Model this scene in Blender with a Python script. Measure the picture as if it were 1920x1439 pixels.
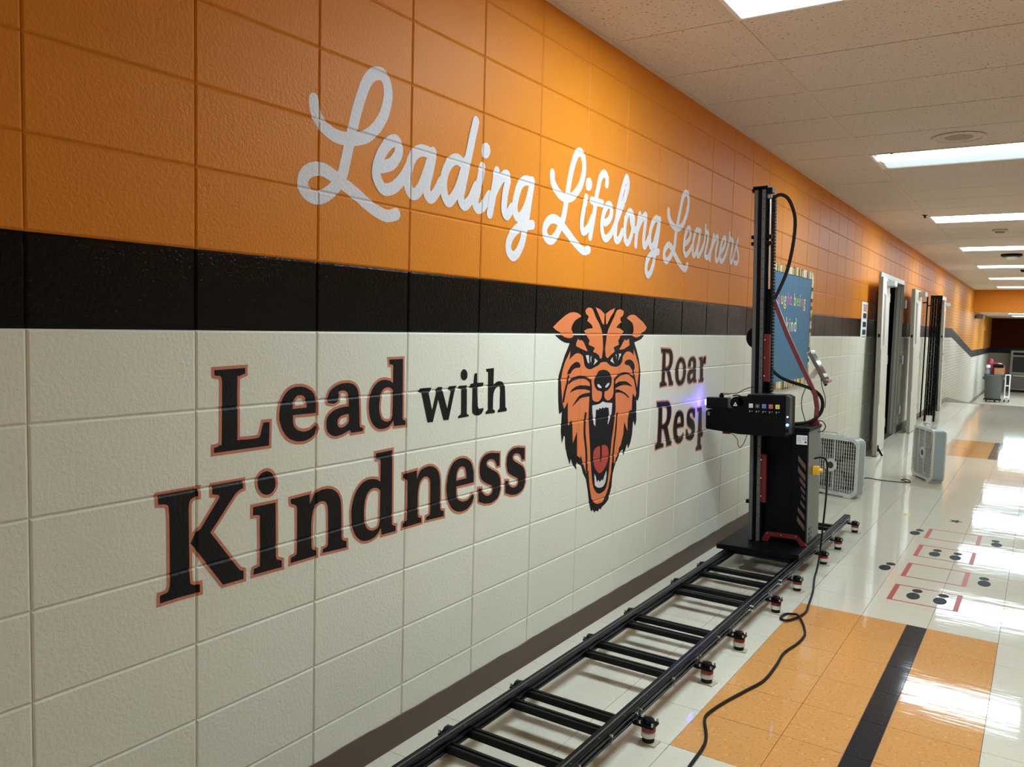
import bpy, bmesh, math, random
from mathutils import Vector, Matrix
from mathutils.geometry import tessellate_polygon
random.seed(7)
for o in list(bpy.data.objects): bpy.data.objects.remove(o)
SCN = bpy.context.scene
COL = SCN.collection
PI = math.pi

# ------------------------------------------------------------------ camera
FPX, YAW, PITCH, ROLL = 1518.455, 0.580765, -0.073091, 0.026597
CAM = Vector((1.78868, -0.862115, 1.458751))
_f = Vector((-math.sin(YAW)*math.cos(PITCH), math.cos(YAW)*math.cos(PITCH), math.sin(PITCH)))
_r0 = Vector((math.cos(YAW), math.sin(YAW), 0)); _u0 = _r0.cross(_f)
_r = _r0*math.cos(ROLL)+_u0*math.sin(ROLL); _u = -_r0*math.sin(ROLL)+_u0*math.cos(ROLL)
cd = bpy.data.cameras.new('camera'); cd.sensor_width = 36; cd.lens = FPX/1920*36; cd.clip_start = 0.02; cd.clip_end = 200
cam = bpy.data.objects.new('camera', cd); COL.objects.link(cam)
cam.matrix_world = Matrix(((_r.x,_u.x,-_f.x,CAM.x),(_r.y,_u.y,-_f.y,CAM.y),(_r.z,_u.z,-_f.z,CAM.z),(0,0,0,1)))
SCN.camera = cam
def pix(p):
    d = Vector(p)-CAM; w = d.dot(_f)
    if w < 0.05: return None
    return (960+FPX*d.dot(_r)/w, 719.5-FPX*d.dot(_u)/w)

# ------------------------------------------------------------------ world and exposure
wd = bpy.data.worlds.new('world'); SCN.world = wd; wd.use_nodes = True
bg = wd.node_tree.nodes['Background']; bg.inputs[0].default_value = (0.9,0.85,0.8,1); bg.inputs[1].default_value = 0.02
vs = SCN.view_settings; vs.view_transform = 'Standard'; vs.look = 'None'; vs.gamma = 1; vs.use_curve_mapping = False
vs.exposure = 1.2
LAMP = 16.0            # radiance of the fluorescent lenses

# ------------------------------------------------------------------ materials
def srgb(r,g,b):
    f = lambda c: (c/255/12.92) if c/255 <= .04045 else ((c/255+.055)/1.055)**2.4
    return (f(r),f(g),f(b),1)
MATS = {}
def mat(name, col, rough=.5, metal=0, spec=.5, bump=None, var=0, speck=None, emit=None, alpha=None, coat=0, rvar=0):
    """bump=[(scale,strength,dist),...]; var = brightness noise; speck=(scale,threshold,color,amount)"""
    if name in MATS: return MATS[name]
    m = bpy.data.materials.new(name); m.use_nodes = True; MATS[name] = m
    nt = m.node_tree; N = nt.nodes; L = nt.links; b = N['Principled BSDF']
    b.inputs['Base Color'].default_value = col; b.inputs['Roughness'].default_value = rough
    b.inputs['Metallic'].default_value = metal; b.inputs['Specular IOR Level'].default_value = spec
    b.inputs['Coat Weight'].default_value = coat
    geo = N.new('ShaderNodeNewGeometry'); pos = geo.outputs['Position']
    def noise(scale, detail=3, vec=None):
        n = N.new('ShaderNodeTexNoise'); n.inputs['Scale'].default_value = scale; n.inputs['Detail'].default_value = detail
        L.new(vec or pos, n.inputs['Vector']); return n.outputs['Fac']
    c = None
    if var:
        oi = N.new('ShaderNodeObjectInfo')
        a = N.new('ShaderNodeMath'); a.operation = 'MULTIPLY_ADD'; L.new(noise(2.5,2), a.inputs[0]); a.inputs[1].default_value = var; a.inputs[2].default_value = 1-var*.75
        a2 = N.new('ShaderNodeMath'); a2.operation = 'MULTIPLY_ADD'; L.new(oi.outputs['Random'], a2.inputs[0]); a2.inputs[1].default_value = var*.5; L.new(a.outputs[0], a2.inputs[2])
        mx = N.new('ShaderNodeVectorMath'); mx.operation = 'SCALE'; mx.inputs[0].default_value = col[:3]; L.new(a2.outputs[0], mx.inputs['Scale']); c = mx.outputs[0]
    if speck:
        for (sc,th,scol,amt) in speck:
            r = N.new('ShaderNodeValToRGB'); r.color_ramp.elements[0].position = th; r.color_ramp.elements[1].position = min(1,th+.08)
            r.color_ramp.elements[0].color = (0,0,0,1); r.color_ramp.elements[1].color = (amt,amt,amt,1)
            L.new(noise(sc,2), r.inputs[0])
            mm = N.new('ShaderNodeMix'); mm.data_type = 'RGBA'; L.new(r.outputs[0], mm.inputs[0])
            if c: L.new(c, mm.inputs[6])
            else: mm.inputs[6].default_value = col
            mm.inputs[7].default_value = scol; c = mm.outputs[2]
    if c: L.new(c, b.inputs['Base Color'])
    if rvar:
        q = N.new('ShaderNodeMath'); q.operation = 'MULTIPLY_ADD'; L.new(noise(5,4), q.inputs[0]); q.inputs[1].default_value = rvar; q.inputs[2].default_value = rough-rvar*.5; L.new(q.outputs[0], b.inputs['Roughness'])
    if bump:
        prev = None
        for t in bump:
            sc,st,di = t[:3]; vec = None
            if len(t) > 3:
                mp = N.new('ShaderNodeMapping'); mp.inputs['Scale'].default_value = t[3]; L.new(pos, mp.inputs['Vector']); vec = mp.outputs[0]
            bn = N.new('ShaderNodeBump'); bn.inputs['Strength'].default_value = st; bn.inputs['Distance'].default_value = di
            L.new(noise(sc,3,vec), bn.inputs['Height'])
            if prev: L.new(prev, bn.inputs['Normal'])
            prev = bn.outputs[0]
        L.new(prev, b.inputs['Normal'])
    if emit: b.inputs['Emission Color'].default_value = emit[0]; b.inputs['Emission Strength'].default_value = emit[1]
    if alpha is not None: b.inputs['Alpha'].default_value = alpha
    return m
WB = [(95,.6,.0034),(300,.5,.0013)]                # roller-painted masonry stipple
def paint(name, col, rough=.42, var=.06, spec=.24): return mat(name, col, rough, spec=spec, bump=WB, var=var)
M_WHITE = paint('wall paint warm white', srgb(221,217,200))
M_BLACK = paint('wall paint black', (.003,.003,.003,1), .15, 0, .13)
M_ORANGE = paint('wall paint orange', (.61,.192,.012,1), .46, spec=.13)
M_INKBLK = paint('mural black', (.005,.004,.005,1), .45, 0, .2)
M_INKSAL = paint('mural salmon', (.54,.19,.115,1), .45, 0)
M_INKWHT = paint('mural white', srgb(206,200,201), .5, 0)
M_INKORG = paint('mural tiger orange', (.70,.195,.065,1), .45, 0)
M_INKRED = paint('mural tongue red', (.42,.055,.035,1), .45, 0)
M_BASE = mat('vinyl base brown', (.105,.066,.042,1), .5, bump=[(30,.2,.002)], var=.15)
FB = [(2.0,.06,.010,(1,2.2,1)),(1,.30,.0016,(2,13,1)),(1,.24,.0005,(7,55,1))]
M_FWHITE = mat('floor tile off white', srgb(212,202,182), .05, spec=.22, bump=FB, var=.06, speck=[(90,.60,srgb(176,172,160),.55),(45,.66,srgb(228,226,218),.6)], rvar=.04)
M_FORANGE = mat('floor tile amber', srgb(207,147,86), .05, spec=.22, bump=FB, var=.07, speck=[(80,.58,srgb(190,108,44),.6),(60,.62,srgb(230,178,104),.6)], rvar=.04)
M_FBLACK = mat('floor strip charcoal', srgb(36,37,42), .08, spec=.22, bump=FB, speck=[(120,.68,srgb(120,120,120),.5)], rvar=.04)
M_SEAM = mat('floor seam', srgb(96,88,78), .7)
M_CEIL = mat('ceiling tile mineral', srgb(216,205,195), .9, spec=.2, bump=[(120,.35,.004)], var=.05, speck=[(80,.62,srgb(112,96,84),.85)])
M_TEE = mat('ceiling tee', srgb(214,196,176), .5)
M_PLENUM = mat('plenum', (.25,.22,.2,1), .9)
M_BLK = mat('black powder coat', (.0025,.0025,.003,1), .45, spec=.11)
M_BLKGLOSS = mat('black anodised rail', (.004,.004,.005,1), .30, spec=.16)
M_GREYRAIL = mat('linear guide steel', (.11,.11,.11,1), .42, .5)
M_RED = mat('machine red', (.125,.010,.011,1), .42, spec=.3)
M_REDARM = mat('boom red', (.19,.042,.042,1), .34)
M_SILVER = mat('bright steel', (.62,.60,.58,1), .25, .9)
M_RUBBER = mat('rubber black', (.005,.005,.005,1), .6, spec=.25)
M_CASTW = mat('castor cream', srgb(214,209,196), .4)
M_CASTR = mat('castor red', (.23,.012,.012,1), .35)
M_CARD = mat('cardboard', srgb(182,170,148), .85)
M_SIDE = mat('cabinet side grey', (.13,.125,.115,1), .4)
M_STRIPE = mat('vent stripe', (.095,.050,.050,1), .45)
M_LABEL = mat('label white', srgb(225,225,222), .5)
M_YEL = mat('plug yellow', (.75,.42,.02,1), .4)
M_DOOR = mat('door cream paint', srgb(212,205,192), .38, var=.04)
M_DOORE = mat('door edge grey', srgb(158,152,140), .45)
M_FRAME = mat('door frame grey', srgb(128,122,112), .42)
M_GLASS = mat('wired glass', (.035,.037,.032,1), .2, spec=.3)
M_DARK = mat('dark room', (.02,.02,.02,1), .8)
M_STEEL = mat('closer metal', srgb(178,174,164), .4, .3)
M_FANW = mat('fan white plastic', srgb(206,205,198), .4)
M_FANS = mat('fan steel body', srgb(150,158,158), .42)
M_FANB = mat('fan blade grey', srgb(128,114,100), .5)
M_FAND = mat('fan inside dark', srgb(62,55,50), .6)
def lens_mat(name, k, col=(.68,.89,1,1)): return mat(name, (.8,.8,.8,1), .5, emit=(col, LAMP*k))
M_LENS = lens_mat('fluorescent lens', 1)
M_LENSD = lens_mat('fluorescent lens dim half', .02, (.66,.92,1,1))
M_LIGHTF = mat('light frame white', srgb(236,234,230), .4)

# ------------------------------------------------------------------ mesh helpers
class MB:
    def __init__(s): s.v=[]; s.f=[]
    def add(s, vs, fs):
        n=len(s.v); s.v += [tuple(v) for v in vs]; s.f += [tuple(i+n for i in f) for f in fs]; return s
    def box(s, lo, hi):
        x0,y0,z0=lo; x1,y1,z1=hi
        return s.add([(x0,y0,z0),(x1,y0,z0),(x1,y1,z0),(x0,y1,z0),(x0,y0,z1),(x1,y0,z1),(x1,y1,z1),(x0,y1,z1)],
                     [(0,3,2,1),(4,5,6,7),(0,1,5,4),(1,2,6,5),(2,3,7,6),(3,0,4,7)])
    def cbox(s, lo, hi, c):                       # box with all edges chamfered
        bm=bmesh.new(); bmesh.ops.create_cube(bm,size=1)
        for v in bm.verts: v.co=Vector([lo[i]+(v.co[i]+.5)*(hi[i]-lo[i]) for i in range(3)])
        bmesh.ops.bevel(bm,geom=list(bm.edges),offset=c,segments=2,affect='EDGES',profile=.5)
        bm.verts.ensure_lookup_table()
        s.add([v.co for v in bm.verts],[[v.index for v in f.verts] for f in bm.faces]); bm.free(); return s
    def bar(s, p0, p1, w, h, up=(0,0,1)):         # square bar between points
        p0=Vector(p0);p1=Vector(p1);d=(p1-p0).normalized();u=Vector(up)
        a=d.cross(u)
        if a.length<1e-4: a=d.cross(Vector((1,0,0)))
        a.normalize();b=a.cross(d).normalized()
        vs=[p+a*(sx*w/2)+b*(sz*h/2) for p in (p0,p1) for sx,sz in((-1,-1),(1,-1),(1,1),(-1,1))]
        return s.add(vs,[(0,1,2,3),(7,6,5,4),(0,4,5,1),(1,5,6,2),(2,6,7,3),(3,7,4,0)])
    def cyl(s, p0, p1, r0, r1=None, n=16):
        if r1 is None: r1=r0
        p0=Vector(p0);p1=Vector(p1);d=(p1-p0).normalized();a=d.orthogonal().normalized();b=d.cross(a)
        vs=[];
        for p,r in((p0,r0),(p1,r1)):
            for i in range(n): t=2*PI*i/n; vs.append(p+a*(r*math.cos(t))+b*(r*math.sin(t)))
        fs=[(i,(i+1)%n,n+(i+1)%n,n+i) for i in range(n)]+[tuple(range(n))[::-1],tuple(range(n,2*n))]
        return s.add(vs,fs)
    def tube(s, pts, r, n=8, sub=4):
        P=[Vector(p) for p in pts]
        if sub>1:
            Q=[]
            for i in range(len(P)-1):
                p0=P[max(0,i-1)];p1=P[i];p2=P[i+1];p3=P[min(len(P)-1,i+2)]
                for k in range(sub):
                    t=k/sub; Q.append(.5*(2*p1+(p2-p0)*t+(2*p0-5*p1+4*p2-p3)*t*t+(3*p1-p0-3*p2+p3)*t**3))
            Q.append(P[-1]);P=Q
        vs=[];fs=[];a=None
        for i,p in enumerate(P):
            d=(P[min(len(P)-1,i+1)]-P[max(0,i-1)])
            d = d.normalized() if d.length>1e-9 else Vector((0,0,1))
            a = d.orthogonal().normalized() if a is None else (a-d*a.dot(d)).normalized()
            b=d.cross(a); rr = r(i/(len(P)-1)) if callable(r) else r
            for k in range(n): t=2*PI*k/n; vs.append(p+a*(rr*math.cos(t))+b*(rr*math.sin(t)))
        for i in range(len(P)-1):
            for k in range(n): fs.append((i*n+k,i*n+(k+1)%n,(i+1)*n+(k+1)%n,(i+1)*n+k))
        fs += [tuple(range(n))[::-1], tuple(range((len(P)-1)*n,len(P)*n))]
        return s.add(vs,fs)
    def lathe(s, prof, c=(0,0,0), n=20, axis='z'):
        vs=[];m=len(prof)
        for r,h in prof:
            for i in range(n):
                t=2*PI*i/n; x,y=r*math.cos(t),r*math.sin(t)
                v={'z':(x,y,h),'y':(x,h,y),'x':(h,x,y)}[axis]; vs.append((v[0]+c[0],v[1]+c[1],v[2]+c[2]))
        fs=[(j*n+i,j*n+(i+1)%n,(j+1)*n+(i+1)%n,(j+1)*n+i) for j in range(m-1) for i in range(n)]
        fs += [tuple(range(n))[::-1], tuple(range((m-1)*n,m*n))]
        return s.add(vs,fs)
    def prism(s, poly, lo, hi, ax):               # polygon in the two other axes extruded along ax
        def p3(q,h):
            return {0:(h,q[0],q[1]),1:(q[0],h,q[1]),2:(q[0],q[1],h)}[ax]
        n=len(poly); vs=[p3(q,lo) for q in poly]+[p3(q,hi) for q in poly]
        return s.add(vs,[tuple(range(n))[::-1],tuple(range(n,2*n))]+[(i,(i+1)%n,n+(i+1)%n,n+i) for i in range(n)])
    def mesh(s, name, m, smooth=False):
        me=bpy.data.meshes.new(name); me.from_pydata(s.v,[],s.f)
        for x in (m if isinstance(m,(list,tuple)) else [m]): me.materials.append(x)
        bm=bmesh.new(); bm.from_mesh(me); bmesh.ops.recalc_face_normals(bm,faces=bm.faces); bm.to_mesh(me); bm.free()
        if smooth:
            for p in me.polygons: p.use_smooth=True
            try: me.set_sharp_from_angle(angle=math.radians(40))
            except Exception: pass
        me.update(); return me
    def obj(s, name, m, parent=None, smooth=False, loc=None):
        return link(name, s.mesh(name,m,smooth), parent, loc)
def link(name, me, parent=None, loc=None):
    o=bpy.data.objects.new(name,me); COL.objects.link(o)
    if parent: o.parent=parent
    if loc: o.location=loc
    return o
def tag(o, label=None, cat=None, group=None, kind=None):
    if label: o['label']=label
    if cat: o['category']=cat
    if group: o['group']=group
    if kind: o['kind']=kind
    return o
def thing(name, label, cat, loc=(0,0,0), rot=(0,0,0), group=None):
    o=bpy.data.objects.new(name,None); COL.objects.link(o); o.empty_display_size=.05
    o.location=loc; o.rotation_euler=rot; return tag(o,label,cat,group)
def reloc(t, L):                               # move an Empty to its thing's base without moving the parts
    L=Vector(L); t.location=t.location+L
    for c in t.children: c.location=c.location-L
def copy_tree(o, parent=None):
    c=o.copy(); COL.objects.link(c); c.parent=parent
    for ch in list(o.children): copy_tree(ch,c)
    return c
def text_part(s, size, m, parent, name, origin, ux, uy, depth=.0004, squash=1):
    """a word as thin raised print: origin, right and up vectors"""
    cu=bpy.data.curves.new('print','FONT'); cu.body=s; cu.size=size; cu.extrude=0; cu.resolution_u=3
    t=bpy.data.objects.new('print',cu); COL.objects.link(t); bpy.context.view_layer.update()
    me=bpy.data.meshes.new_from_object(t.evaluated_get(bpy.context.evaluated_depsgraph_get()))
    bpy.data.objects.remove(t); ux=Vector(ux);uy=Vector(uy);o=Vector(origin)
    for v in me.vertices: v.co=o+ux*(v.co.x*squash)+uy*v.co.y
    me.name=name; me.materials.clear(); me.materials.append(m); me.update()
    return link(name,me,parent)
# ================================================================== STRUCTURE
BY, BZ = .4064, .2032                     # block module, stack bond
CEIL, WID = 2.785, 2.42
Y0, Y1 = -14*BY, 44*BY                    # block wall from behind the camera to the brick part
LIP, RB, DROP = 19.4, 26.15, -.57         # ramp from LIP down to RB
OPJ = range(25,30); OPK = range(0,11)     # blocks left out for the double doorway
OY0, OY1, OZ1 = 25*BY, 30*BY, 11*BZ
def row_mat(k): return M_WHITE if k<7 else M_BLACK if k==7 else M_ORANGE
JD, JB, JE = .0032, .0009, .0058           # joint depth, inner and outer half width
# --- mortar backing, one strip per colour, doorway left open
wl = MB(); fm = []
def strip(y0,y1,z0,z1,mi):
    wl.add([(-JD-.001,y0,z0),(-JD-.001,y1,z0),(-JD-.001,y1,z1),(-JD-.001,y0,z1),(-.09,y0,z0),(-.09,y1,z0),(-.09,y1,z1),(-.09,y0,z1)],
           [(0,1,2,3),(7,6,5,4),(0,4,5,1),(3,2,6,7),(0,3,7,4),(1,5,6,2)]); fm.extend([mi]*6)
for z0,z1,mi in ((0,7*BZ,0),(7*BZ,8*BZ,1),(8*BZ,CEIL,2)):
    strip(Y0,OY0,z0,z1,mi); strip(OY1,Y1,z0,z1,mi)
    if z1>OZ1: strip(OY0,OY1,OZ1,z1,mi)
me = bpy.data.meshes.new('wall_left'); me.from_pydata(wl.v,[],wl.f)
for m in (M_WHITE,M_BLACK,M_ORANGE): me.materials.append(m)
for p,i in zip(me.polygons,fm): p.material_index=i
W_LEFT = tag(link('wall_left',me),kind='structure')
# --- blocks
def block_geo(w,h):
    a=w/2-JB; b=h/2-JB; c=JE-JB
    return ([(-JD,-a,-b),(-JD,a,-b),(-JD,a,b),(-JD,-a,b),(0,-a+c,-b+c),(0,a-c,-b+c),(0,a-c,b-c),(0,-a+c,b-c),(-.03,-a,-b),(-.03,a,-b),(-.03,a,b),(-.03,-a,b)],
            [(4,5,6,7),(0,1,5,4),(1,2,6,5),(2,3,7,6),(3,0,4,7),(8,9,1,0),(9,10,2,1),(10,11,3,2),(11,8,0,3)])
def rect_area(c):
    P=[pix(p) for p in c]
    if any(p is None for p in P): return 0
    xs=[min(max(p[0],0),1920) for p in P]; ys=[min(max(p[1],0),1439) for p in P]
    return abs(sum(xs[i]*ys[(i+1)%4]-xs[(i+1)%4]*ys[i] for i in range(4)))/2
blocks=[]
for j in range(-14,44):
    for k in range(14):
        if j in OPJ and k in OPK: continue
        z0,z1=k*BZ,min((k+1)*BZ,CEIL); y0,y1=j*BY,(j+1)*BY
        blocks.append((rect_area([(0,y0,z0),(0,y1,z0),(0,y1,z1),(0,y0,z1)]),j,k,z0,z1))
blocks.sort(reverse=True)
bmesh_cache={}; rest={0:MB(),1:MB(),2:MB()}
for i,(ar,j,k,z0,z1) in enumerate(blocks):
    yc=(j+.5)*BY; zc=(z0+z1)/2; h=round(z1-z0,4); mi=0 if k<7 else 1 if k==7 else 2
    vs_,fs_=block_geo(BY,h)
    if i<300 and ar>0:
        if (mi,h) not in bmesh_cache: bmesh_cache[(mi,h)]=MB().add(vs_,fs_).mesh('block',row_mat(k))
        link('block',bmesh_cache[(mi,h)],W_LEFT,(0,yc,zc))
    else: rest[mi].add([(x,y+yc,z+zc) for x,y,z in vs_],fs_)
rv=MB(); ri=[]
for mi in rest: rv.add(rest[mi].v,rest[mi].f); ri+= [mi]*len(rest[mi].f)
me=rv.mesh('blocks_beyond',[M_WHITE,M_BLACK,M_ORANGE])
for p,i in zip(me.polygons,ri): p.material_index=i
tag(link('blocks_beyond',me,W_LEFT),kind='stuff')
# --- base strip along the blocks, with a slightly ragged top edge
def base_strip(name,y0,y1,parent=None):
    b=MB(); n=int((y1-y0)/.06); rr=random.Random(3); hs=[]
    h=.1
    for i in range(n+1):
        h=.1+max(-.006,min(.006,(h-.1)*.8+rr.uniform(-.003,.003))); hs.append(h)
    for i in range(n):
        a=y0+(y1-y0)*i/n; c=y0+(y1-y0)*(i+1)/n
        b.add([(0,a,0),(.012,a,0),(.007,a,.012),(.005,a,hs[i]),(0,a,hs[i]),(0,c,0),(.012,c,0),(.007,c,.012),(.005,c,hs[i+1]),(0,c,hs[i+1])],
              [(1,2,7,6),(2,3,8,7),(3,4,9,8)])
    return tag(b.obj(name,M_BASE),kind='structure')
base_strip('baseboard_left',Y0,OY0-.02); base_strip('baseboard_left',OY1+.02,16.7)
# --- brick part of the left wall, with the stripe that follows the ramp
def brick_mat(name,col,rough=.5):
    m=mat(name,col,rough,spec=.14); nt=m.node_tree; N=nt.nodes; L=nt.links; b=N['Principled BSDF']
    g=N.new('ShaderNodeNewGeometry'); sp=N.new('ShaderNodeSeparateXYZ'); cb=N.new('ShaderNodeCombineXYZ')
    L.new(g.outputs['Position'],sp.inputs[0]); L.new(sp.outputs[1],cb.inputs[0]); L.new(sp.outputs[2],cb.inputs[1])
    t=N.new('ShaderNodeTexBrick'); t.inputs['Scale'].default_value=1; t.inputs['Brick Width'].default_value=.203; t.inputs['Row Height'].default_value=.0677; t.inputs['Mortar Size'].default_value=.006
    t.inputs['Color1'].default_value=col; t.inputs['Color2'].default_value=tuple(c*.93 for c in col[:3])+(1,); t.inputs['Mortar'].default_value=tuple(c*.7 for c in col[:3])+(1,)
    L.new(cb.outputs[0],t.inputs['Vector']); L.new(t.outputs['Color'],b.inputs['Base Color'])
    bn=N.new('ShaderNodeBump'); bn.inputs['Distance'].default_value=.006; bn.inputs['Strength'].default_value=.7; bn.invert=True
    L.new(t.outputs['Fac'],bn.inputs['Height']); L.new(bn.outputs[0],b.inputs['Normal']); return m
MBW=brick_mat('brick white',srgb(208,200,186)); MBK=brick_mat('brick dark stripe',(.045,.038,.034,1)); MBO=brick_mat('brick orange',(.62,.24,.03,1))
M_DIMORANGE=mat('back wall orange dimmed',(.055,.0085,.003,1),.85,spec=.1)  # brick-orange wall, its low light darkened into the colour
END=35.5
def poly_wall(name,polys,mats,x=0,parent=None):
    me=bpy.data.meshes.new(name); v=[];f=[];mi=[]
    for p,i in polys: f.append(tuple(range(len(v),len(v)+len(p)))); v+=[(x,a,b) for a,b in p]; mi.append(i)
    me.from_pydata(v,[],f)
    for m in mats: me.materials.append(m)
    for p,i in zip(me.polygons,mi): p.material_index=i
    return tag(link(name,me,parent),kind='structure')
S0,S1=19.9,26.1; B0,B1=7*BZ,8*BZ; D0,D1=B0+DROP,B1+DROP
poly_wall('wall_far_left',[([(Y1,-.7),(END,-.7),(END,D0),(S1,D0),(S0,B0),(Y1,B0)],0),([(Y1,B0),(S0,B0),(S1,D0),(END,D0),(END,D1),(S1,D1),(S0,B1),(Y1,B1)],1),([(Y1,B1),(S0,B1),(S1,D1),(END,D1),(END,CEIL+.1),(Y1,CEIL+.1)],2)],[MBW,MBK,MBO])
# recessed brown panel in the lower hall's left wall
nb=MB(); nb.box((-.02,31.2,D1+.02),(.02,32.2,1.66)); tag(nb.obj('trim_4',mat('far panel brown',(.30,.10,.015,1),.5)),kind='structure')
bb=MB()
for a,c,z in ((17.95,LIP,0),(RB,END,DROP)): bb.box((0,a,z),(.012,c,z+.1))
bb.add([(0,LIP,0),(0,RB,DROP),(0,RB,DROP+.1),(0,LIP,.1),(.012,LIP,0),(.012,RB,DROP),(.012,RB,DROP+.1),(.012,LIP,.1)],[(4,5,6,7),(3,2,6,7)])
tag(bb.obj('baseboard_far_left',mat('grey base',srgb(140,128,112),.5)),kind='structure')
# --- floor: seam bed with tiles
fb=MB(); fb.box((0,Y0,-.12),(WID,LIP,-.003)); FLOOR=tag(fb.obj('floor',M_SEAM),kind='structure')
T=.3048; xs=[0]+[.1635+T*i for i in range(8)]+[WID]; ys=[]
yj=3.585-T*30
while yj<LIP: ys.append(yj); yj+=T
ys.append(LIP)
ORX=(.773-.01,1.688+.01); ORY=[(1.756,3.585),(3.585+22*T,3.585+28*T),(3.585-T*18,3.585-T*12)]
SX0,SX1=1.291,1.367
tiles=[]
for i in range(len(xs)-1):
    for a,c in zip(ys[:-1],ys[1:]):
        x0,x1=xs[i],xs[i+1]; yc=(a+c)/2
        org=any(o[0]<yc<o[1] for o in ORY) and ORX[0]<(x0+x1)/2<ORX[1]
        if org and x0<SX0<x1: parts=[(x0,SX0,1),(SX0,SX1,2),(SX1,x1,1)]
        else: parts=[(x0,x1,1 if org else 0)]
        for p,q,mi in parts:
            if mi==1 and q-p<.03: continue
            if mi==2: q=x1-.0005 if x1-q<.02 else q
            tiles.append((rect_area([(p,a,0),(q,a,0),(q,c,0),(p,c,0)]),p,q,a,c,mi))
tiles.sort(reverse=True); tc={}; FM=[M_FWHITE,M_FORANGE,M_FBLACK]; rest={0:MB(),1:MB(),2:MB()}
for n,(ar,p,q,a,c,mi) in enumerate(tiles):
    w,h=round(q-p,4),round(c-a,4); g=.0007; e=.0012
    geo=([(-w/2+g,-h/2+g,-.003),(w/2-g,-h/2+g,-.003),(w/2-g,h/2-g,-.003),(-w/2+g,h/2-g,-.003),(-w/2+e,-h/2+e,0),(w/2-e,-h/2+e,0),(w/2-e,h/2-e,0),(-w/2+e,h/2-e,0)],[(4,5,6,7),(0,1,5,4),(1,2,6,5),(2,3,7,6),(3,0,4,7)])
    if n<300 and ar>0:
        if (mi,w,h) not in tc: tc[(mi,w,h)]=MB().add(*geo).mesh('floor_tile',FM[mi])
        link('floor_tile',tc[(mi,w,h)],FLOOR,((p+q)/2,(a+c)/2,0))
    else: rest[mi].add([(x+(p+q)/2,y+(a+c)/2,z) for x,y,z in geo[0]],geo[1])
rv=MB(); ri=[]
for mi in rest: rv.add(rest[mi].v,rest[mi].f); ri+=[mi]*len(rest[mi].f)
me=rv.mesh('tiles_beyond',FM)
for p,i in zip(me.polygons,ri): p.material_index=i
tag(link('tiles_beyond',me,FLOOR),kind='stuff')
# brown strip standing in for the shadow line at the lip, the ramp and the lower floor
tag(MB().box((0,LIP-.03,-.02),(WID,LIP+.02,.004)).obj('lip_shadow_strip',mat('lip shadow brown',srgb(92,74,62),.5)),kind='structure')
rm=MB().add([(0,LIP,0),(WID,LIP,0),(WID,RB,DROP),(0,RB,DROP),(0,LIP,-.1),(WID,LIP,-.1),(WID,RB,DROP-.1),(0,RB,DROP-.1)],[(0,1,2,3),(4,7,6,5),(0,4,5,1),(2,6,7,3)])
tag(rm.obj('floor_ramp',M_FWHITE),kind='structure')
tag(MB().box((0,RB,DROP-.1),(5.2,END,DROP)).obj('floor_lower',mat('lower floor',srgb(190,176,156),.25,var=.08)),kind='structure')
# --- ceiling: plenum, tees, lay-in tiles (troffers take the place of every sixth middle tile)
CEILING=tag(MB().box((-.01,Y0,CEIL+.02),(WID+.01,25.8,CEIL+.3)).obj('ceiling',M_PLENUM),kind='structure')
TP=.6096; rows=[]; k=-13
while 2.635+TP*k<25.8:
    rows.append((k,2.635+TP*k,min(2.635+TP*(k+1),25.8))); k+=1
cols=[(.02,.585),(.605,1.815),(1.835,WID-.02)]; cc={}
for kk,a,c in rows:
    for ci,(p,q) in enumerate(cols):
        if ci==1 and kk%6==5: continue
        key=(ci,round(c-a,3))
        if key not in cc:
            w=q-p; h=c-a; g=.0045
            b=MB().box((-w/2,-h/2+g,0),(w/2,h/2-g,.014)); cc[key]=b.mesh('ceiling_tile',M_CEIL)
        link('ceiling_tile',cc[key],CEILING,((p+q)/2,(a+c)/2,CEIL+random.uniform(0,.0015)))
for x in (.595,1.825): MB().box((x-.012,Y0,CEIL-.004),(x+.012,25.8,CEIL+.02)).obj('ceiling_tee',M_TEE,CEILING)
MB().box((0,Y0,CEIL-.006),(.024,25.8,CEIL+.0)).obj('wall_angle',M_TEE,CEILING)
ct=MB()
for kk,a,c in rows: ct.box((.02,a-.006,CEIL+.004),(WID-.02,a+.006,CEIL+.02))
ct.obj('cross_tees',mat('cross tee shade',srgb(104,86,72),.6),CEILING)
# --- soffit over the foot of the ramp, lower ceiling, far and side walls
SOF=2.16
tag(MB().box((0,25.8,SOF),(5.2,25.95,CEIL+.3)).obj('wall_soffit',M_ORANGE),kind='structure')
tag(MB().box((0,25.95,SOF+.02),(5.2,END+.1,SOF+.1)).obj('ceiling_lower',mat('lower ceiling',srgb(214,204,190),.9)),kind='structure')
def hband(name,x0,y0,x1,y1,z0,hi,mats,bz):
    me=bpy.data.meshes.new(name);v=[];f=[]
    zz=[z0,bz,bz+BZ,hi]
    for i in range(3):
        f.append(tuple(range(len(v),len(v)+4))); v+=[(x0,y0,zz[i]),(x1,y1,zz[i]),(x1,y1,zz[i+1]),(x0,y0,zz[i+1])]
    me.from_pydata(v,[],f)
    for m in mats: me.materials.append(m)
    for p,i in zip(me.polygons,range(3)): p.material_index=i
    return tag(link(name,me),kind='structure')
hband('wall_back',0,END,5.2,END,DROP,SOF+.05,[mat('back dado tan',srgb(150,138,118),.5),M_BLACK,M_DIMORANGE],D0)
hband('wall_right',WID,Y0,WID,25.8,0,CEIL+.05,[M_WHITE,M_BLACK,M_ORANGE],B0)
hband('wall_behind',-.1,Y0,WID+.1,Y0,0,CEIL+.05,[M_WHITE,M_BLACK,M_ORANGE],B0)
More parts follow.
